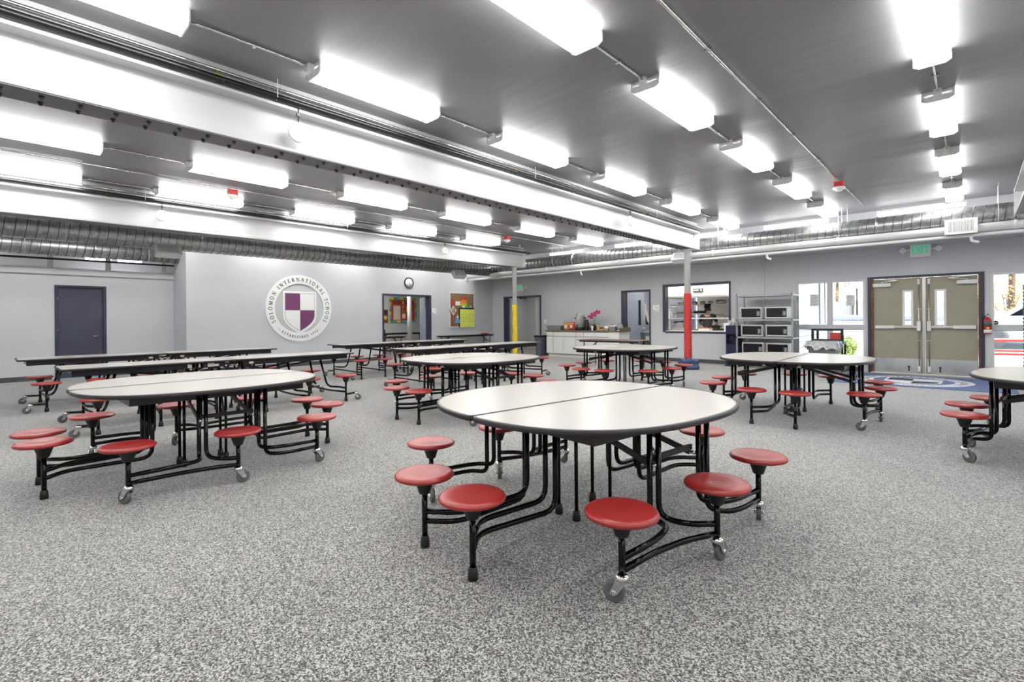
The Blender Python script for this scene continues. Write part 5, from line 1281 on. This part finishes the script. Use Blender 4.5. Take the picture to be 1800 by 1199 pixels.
MB().tube([(-.03, 0, 1.80), (-.03, .04, 1.86), (-.03, .08, 1.84)], .008, 6).build('hook', 'chrome', ap)
kt = thing('kitchen_cart', 'grey steel cart inside the kitchen doorway', 'cart', (-7.98, 15.35, 0))
B(-.24, .22, -.22, .22, .83, .86).build('top', 'brushed', kt); boxes([(-.16, .20, -.20, .20, .30, .80)]).build('cabinet', 'bin_light', kt, bevel=.01); B(-.06, .14, -.206, -.2, .52, .72).build('panel', 'white_paper', kt)
for a in (-.2, .18):
    for b_ in (-.18, .18): MB().tube([(a, b_, .05), (a, b_, .83)], .014, 8).build('leg', 'brushed', kt); MB().lathe([(0, -.012), (.04, -.012), (.04, .012), (0, .012)], (a, b_, .04), 12, 'x').build('wheel', 'grey_rubber', kt)
bt = thing('water_jug', 'dark jug with bright blue cap in the kitchen doorway', 'jug', (-7.92, 15.4, .86))
MB().lathe([(.09, 0), (.10, .02), (.10, .30), (.05, .38)], n=16).build('body', 'cooler_navy', bt); MB().lathe([(.07, .38), (.085, .40), (.085, .46), (.05, .48), (0, .485)], n=16).build('cap', 'paper_blue', bt)

# ---------------------------------------------------------------- cook in the kitchen, seen from behind
def skin_body(name, joints, edges, m_, parent, root=0, sub=1):
    me = bpy.data.meshes.new(name); me.from_pydata([j[0] for j in joints], edges, [])
    ob = bpy.data.objects.new(name, me); C.objects.link(ob); ob.parent = parent; me.materials.append(M[m_])
    sk = ob.modifiers.new('skin', 'SKIN'); sk.use_smooth_shade = True
    for i, j in enumerate(joints):
        v = me.skin_vertices[0].data[i]; v.radius = j[1] if isinstance(j[1], tuple) else (j[1], j[1]); v.use_root = (i == root)
    sb = ob.modifiers.new('subsurf', 'SUBSURF'); sb.levels = sub; sb.render_levels = sub
    return ob
pr_ = thing('person', 'person in a dark shirt with tied dark hair working in the kitchen, back turned', 'person', (-6.36, 16.15, 0), math.radians(8))
# y+ is away from the viewer: the cook leans slightly over the stove behind
J = [((0, 0, .92), (.155, .115)), ((0, .02, 1.08), (.13, .10)), ((0, .05, 1.24), (.165, .11)), ((0, .08, 1.37), (.15, .085)), ((0, .09, 1.44), (.055, .055)),
     ((0, .11, 1.50), (.05, .05)), ((0, .12, 1.57), (.078, .088)), ((0, .115, 1.64), (.08, .09)),
     ((-.18, .08, 1.36), .055), ((-.27, .10, 1.13), .043), ((-.16, .34, 1.08), .034), ((-.11, .42, 1.07), .028),
     ((.18, .08, 1.36), .055), ((.29, .12, 1.14), .043), ((.20, .36, 1.07), .034), ((.14, .44, 1.06), .028),
     ((-.09, 0, .86), .085), ((-.10, .0, .48), .06), ((-.10, -.02, .08), .042), ((-.10, .10, .04), .035),
     ((.09, 0, .86), .085), ((.10, .02, .48), .06), ((.10, -.0, .08), .042), ((.10, .12, .04), .035)]
Ed = [(0, 1), (1, 2), (2, 3), (3, 4), (4, 5), (5, 6), (6, 7), (3, 8), (8, 9), (9, 10), (10, 11), (3, 12), (12, 13), (13, 14), (14, 15), (0, 16), (16, 17), (17, 18), (18, 19), (0, 20), (20, 21), (21, 22), (22, 23)]
bd = skin_body('body', J, Ed, 'skin', pr_, 0, 2)
Js = [((0, 0, .90), (.168, .128)), ((0, .02, 1.08), (.145, .115)), ((0, .05, 1.24), (.18, .125)), ((0, .08, 1.37), (.165, .10)), ((0, .09, 1.445), (.085, .08)),
      ((-.18, .08, 1.365), .08), ((-.262, .098, 1.15), .062), ((.18, .08, 1.365), .08), ((.282, .115, 1.16), .062)]
skin_body('shirt', Js, [(0, 1), (1, 2), (2, 3), (3, 4), (3, 5), (5, 6), (3, 7), (7, 8)], 'shirt_dark', pr_, 0, 2)
Jt = [((0, 0, .92), (.165, .125)), ((-.09, 0, .84), .098), ((-.10, 0, .48), .075), ((-.10, -.02, .10), .062), ((.09, 0, .84), .098), ((.10, .02, .48), .075), ((.10, 0, .10), .062)]
skin_body('trousers', Jt, [(0, 1), (1, 2), (2, 3), (0, 4), (4, 5), (5, 6)], 'trouser_dark', pr_, 0, 2)
Jh = [((0, .10, 1.56), (.082, .085)), ((0, .10, 1.64), (.094, .10)), ((0, .05, 1.70), (.06, .06)), ((.01, .0, 1.70), (.045, .045)), ((.02, -.03, 1.67), (.03, .03))]
skin_body('hair', Jh, [(0, 1), (1, 2), (2, 3), (3, 4)], 'hair', pr_, 1, 2)
for s in (-1, 1):
    for k in range(5):       # fingers curled forward over the worktop
        base = Vector((s * (.11 if s < 0 else .14) - .03 + .015 * k, .445, 1.065)); ln = (.06, .075, .08, .075, .055)[k]
        if k == (4 if s < 0 else 0): pts = [base + Vector((0, -.02, 0)), base + Vector((-s * .03, .015, -.01)), base + Vector((-s * .035, .04, -.02))]
        else: pts = [base, base + Vector((0, ln * .5, .005)), base + Vector((0, ln * .9, -.025))]
        MB().tube(pts, .009, 7, .01, r2=.006).build('finger', 'skin', pr_)
    MB().lathe([(0, -.012), (.012, -.01), (.02, 0), (.012, .01), (0, .012)], (s * .084, .12, 1.585), 10, 'x').build('ear', 'skin', pr_)
    MB().lathe([(0, -.004), (.010, 0), (0, .004)], (s * .03, .205, 1.60), 8, 'y').build('eye', 'black_ink', pr_)
    MB().lathe([(0, 0), (.045, .005), (.05, .03), (.03, .07), (0, .075)], (s * .10, .04, 0), 12).build('shoe', 'black_plastic', pr_)
MB().add([(-.012, .20, 1.585), (.012, .20, 1.585), (0, .235, 1.575), (0, .205, 1.62)], [(0, 1, 2), (0, 2, 3), (1, 3, 2), (0, 3, 1)], True).build('nose', 'skin', pr_)
B(-.022, .022, .198, .205, 1.545, 1.553).build('mouth', 'paper_red', pr_)
st = thing('stove', 'steel kitchen range behind the cook', 'stove', (-6.4, 17.0, 0)); B(-.6, .6, -.35, .4, 0, .90).build('body', 'brushed', st, bevel=.01); B(-.6, .6, -.35, .4, .90, .925).build('hob', 'black_metal', st)
for i in range(6): MB().lathe([(.02, 0), (.02, -.03), (0, -.032)], (-.5 + .2 * i, -.35, .8), 10, 'y').build('knob', 'black_plastic', st)
o = B(-6.52, -6.14, 15.86, 15.90, .90, .935).build('cutting_board', 'food_tan', bevel=.004); o.location = (0, -.72, .015); tag(o, 'tan cutting board on the kitchen counter', 'board')

# ================================================================ OUTSIDE
struct('ground_outside', MB().prism([(YR + .2, -.3), (140, -.3), (140, 1.75), (48, 1.52), (26, .86), (18.5, -.02), (YR + .2, -.02)], -70, 70, lambda a, b_, z: (z, a, b_)), 'concrete')
struct('road', MB().prism([(33, 1.07), (41, 1.31), (41, 1.325), (33, 1.085)], -70, 70, lambda a, b_, z: (z, a, b_)), 'asphalt')
rnd = random.Random(21)
def fence(la, x, y, z, n, hh, sc_):
    f = thing('wooden_fence', la, 'fence', (x, y, z))
    me = MB().prism([(-.088 * sc_, 0), (.088 * sc_, 0), (.088 * sc_, hh), (.0, hh + .04), (-.088 * sc_, hh)], -.012, .012, lambda a, b_, z: (a, z, b_)).mesh('board'); me.materials.append(M['fence_wood'])
    L = n * .182 * sc_
    for i in range(n):
        b_ = bpy.data.objects.new('board', me); C.objects.link(b_); b_.parent = f; b_.location = (.182 * sc_ * i, rnd.uniform(-.006, .006), rnd.uniform(-.02, .02))
    for i in range(int(L / 2.3) + 1): B(2.3 * i, 2.3 * i + .12, -.12, -.015, 0, hh + .14).build('post', 'bark', f)
    boxes([(-.1, L, .012, .05, hh * .22, hh * .22 + .09), (-.1, L, .012, .05, hh * .78, hh * .78 + .09)]).build('rail', 'fence_wood', f)
fence('pale board fence far behind the road outside the four-pane window', -16, 45.5, 1.44, 90, 1.05, 1.)
fence('grey board fence on the bank outside the window by the extinguisher', -.4, 26.6, .80, 22, .66, 1.)
# white wing of the building with dark panels painted in for shaded gaps, seen through the four-pane window
wg = thing('building_wing', 'white building wing with dark panels for shaded gaps outside the four-pane window', 'building', (-4.02, 14.47, 0))
boxes([(-.12, 0, 0, 7.4, 1.06, 3.4)]).build('wall', 'siding', wg)
for i, (a, b_) in enumerate(((3.35, 4.25), (5.65, 6.05), (6.55, 6.85))):
    f = boxes([(0, .03, a - .05, a, 1.06, 2.9), (0, .03, b_, b_ + .05, 1.06, 2.9), (0, .03, a, b_, 2.85, 2.9)]).build('gap_frame', 'white_metal', wg)
    B(.0, .008, a, b_, 1.06, 2.85).build('pane', 'shaded_gap' if i else 'bin_light', f)
for i in range(6): MB().add([(-.12, 0, .178 * i), (.035, 0, .178 * i), (.0, 0, .178 * i + .178), (-.12, 0, .178 * i + .178), (-.12, 7.4, .178 * i), (.035, 7.4, .178 * i), (.0, 7.4, .178 * i + .178), (-.12, 7.4, .178 * i + .178)], [(0, 1, 2, 3), (7, 6, 5, 4), (1, 5, 6, 2), (0, 4, 5, 1), (2, 6, 7, 3), (3, 7, 4, 0)]).build('siding_board', 'tub_grey', wg)
B(-.12, .25, 0, 7.5, 3.4, 3.5).build('eave', 'siding', wg)
def foliage(mb, c, rx, rz, n, s, rnd):
    for i in range(n):
        while True:
            p = Vector((rnd.uniform(-1, 1), rnd.uniform(-1, 1), rnd.uniform(-1, 1)))
            if .25 < p.length < 1: break
        p = Vector((c[0] + p.x * rx, c[1] + p.y * rx, c[2] + p.z * rz)); a = Vector((rnd.gauss(0, 1), rnd.gauss(0, 1), rnd.gauss(0, 1))).normalized(); b_ = a.orthogonal().normalized(); q = s * rnd.uniform(.6, 1.3)
        mb.add([p - a * q, p + b_ * q * .5, p + a * q, p - b_ * q * .5], [(0, 1, 2, 3)])
def tree(la, x, y, h, r, m_, seed):
    rnd = random.Random(seed); t = thing('tree', la, 'tree', (x, y, 1.0 if y < 40 else 1.5))
    MB().tube([(0, 0, -.05), (.05, 0, h * .35), (0, .05, h * .7)], .13, 8, .3, r2=.06).build('trunk', 'bark', t)
    tb_ = MB()
    for k in range(5): a = k * 1.3; tb_.tube([(0, 0, h * .38 + .15 * k), (math.cos(a) * r * .6, math.sin(a) * r * .6, h * .6 + .2 * k)], .04, 6, r2=.015)
    tb_.build('branches', 'bark', t)
    mb = MB()
    for k in range(7): foliage(mb, (rnd.uniform(-r, r) * .5, rnd.uniform(-r, r) * .5, h * .66 + rnd.uniform(-.32, .3) * h), r * .55, r * .45, 230, .06 * r, rnd)
    mb.build('crown', m_, t, kind='stuff')
tree('orange autumn tree over the fence outside the four-pane window', -8.9, 52, 9.0, 2.6, 'autumn', 1)
tree('yellow-brown autumn tree over the fence behind the double doors', -3.4, 52, 9, 2.6, 'autumn', 2)
tree('autumn tree over the fence outside the window by the extinguisher', 1.3, 33.0, 7.5, 2.2, 'autumn', 3)
tree('distant autumn tree crown beside the far fence', -6.4, 62, 11, 3.0, 'autumn', 4)
def bush(la, x, y, r, h, seed, m_='bush_green'):
    rnd = random.Random(seed); t = thing('bush', la, 'bush', (x, y, -.02 if y < 19 else (.86 if y < 30 else 1.45)))
    for k in range(5): MB().tube([(0, 0, 0), (rnd.uniform(-r, r) * .6, rnd.uniform(-r, r) * .6, h * .7)], .015, 5).build('stem', 'bark', t)
    mb = MB(); foliage(mb, (0, 0, h * .55), r, h * .5, 520, .06, rnd); mb.build('leaves', m_, t, kind='stuff')
bush('yellow-green round bush outside the lower pane beside the doors', -2.9, 18.0, .34, .70, 5)
bush('tawny hedge bush over the grey fence outside the last window', 1.0, 27.6, 1.0, 1.9, 6, 'autumn'); bush('tawny hedge bush along the fence outside the four-pane window', -8.2, 47.3, .9, 2.2, 7, 'autumn')
bh = thing('basketball_hoop', 'white basketball backboard on a pole outside', 'hoop', (-6.3, 44.2, 1.4))
MB().tube([(0, 0, 0), (0, 0, 2.4)], .05, 8).build('pole', 'black_metal', bh); B(-.45, .45, -.12, -.09, 2.0, 2.7).build('backboard', 'white_metal', bh)
n_ = [( .22 * math.cos(2 * pi * k / 16), -.36 + .22 * math.sin(2 * pi * k / 16), 2.12) for k in range(17)]; MB().tube(n_, .012, 5).build('rim', 'paper_red', bh)
# picnic table and car outside the last window
pc = thing('picnic_table', 'white picnic table with red edges on the bright paving outside', 'table', (.62, 16.9, 0), math.radians(12))
B(-.75, .75, -.38, .38, .70, .74).build('tabletop', 'white_plastic', pc, bevel=.01); boxes([(-.755, .755, -.39, -.38, .69, .745), (-.755, .755, .38, .39, .69, .745)]).build('edge', 'paper_red', pc)
for s in (-1, 1): b_ = B(-.75, .75, s * .72 - .13, s * .72 + .13, .40, .44).build('bench', 'white_plastic', pc, bevel=.01); B(-.755, .755, s * .72 - .14, s * .72 - .13, .395, .445).build('edge', 'paper_red', b_)
for s in (-1, 1): MB().tube([(s * .5, -.7, .40), (s * .5, -.5, .02), (s * .5, .5, .02), (s * .5, .7, .40)], .022, 8, .12).tube([(s * .5, 0, .02), (s * .5, 0, .70)], .022, 8).build('leg', 'white_metal', pc)
cr2 = thing('car', 'white parked car beyond the picnic table outside', 'car', (1.75, 21.6, .36))
prof = [(-2.1, .35), (-2.15, .65), (-2.0, .82), (-1.2, .92), (-.55, 1.38), (.75, 1.42), (1.45, .98), (2.05, .88), (2.15, .6), (2.1, .35)]
MB().prism(prof, -.82, .82, lambda a, b_, z: (a, z, b_)).build('body', 'car_white', cr2, bevel=.06)
for s in (-1, 1):
    MB().prism([(-.98, .94), (-.48, 1.32), (.08, 1.34), (.08, .95)], s * .825 - .004, s * .825 + .004, lambda a, b_, z: (a, z, b_)).build('window', 'dark_glass', cr2)
    MB().prism([(.14, .95), (.14, 1.34), (.72, 1.36), (1.25, .98)], s * .825 - .004, s * .825 + .004, lambda a, b_, z: (a, z, b_)).build('window', 'dark_glass', cr2)
    for x in (-1.3, 1.3):
        q = MB().lathe([(.20, -.10), (.31, -.10), (.33, -.05), (.33, .08), (.30, .10), (.20, .10)], (x, s * .76, .33), 20, 'y').build('tyre', 'grey_rubber', cr2); MB().lathe([(.0, -.09), (.2, -.08), (.2, .08), (0, .09)], (x, s * .77, .33), 14, 'y').build('hub', 'chrome', q)
sc.cycles.use_denoising = True
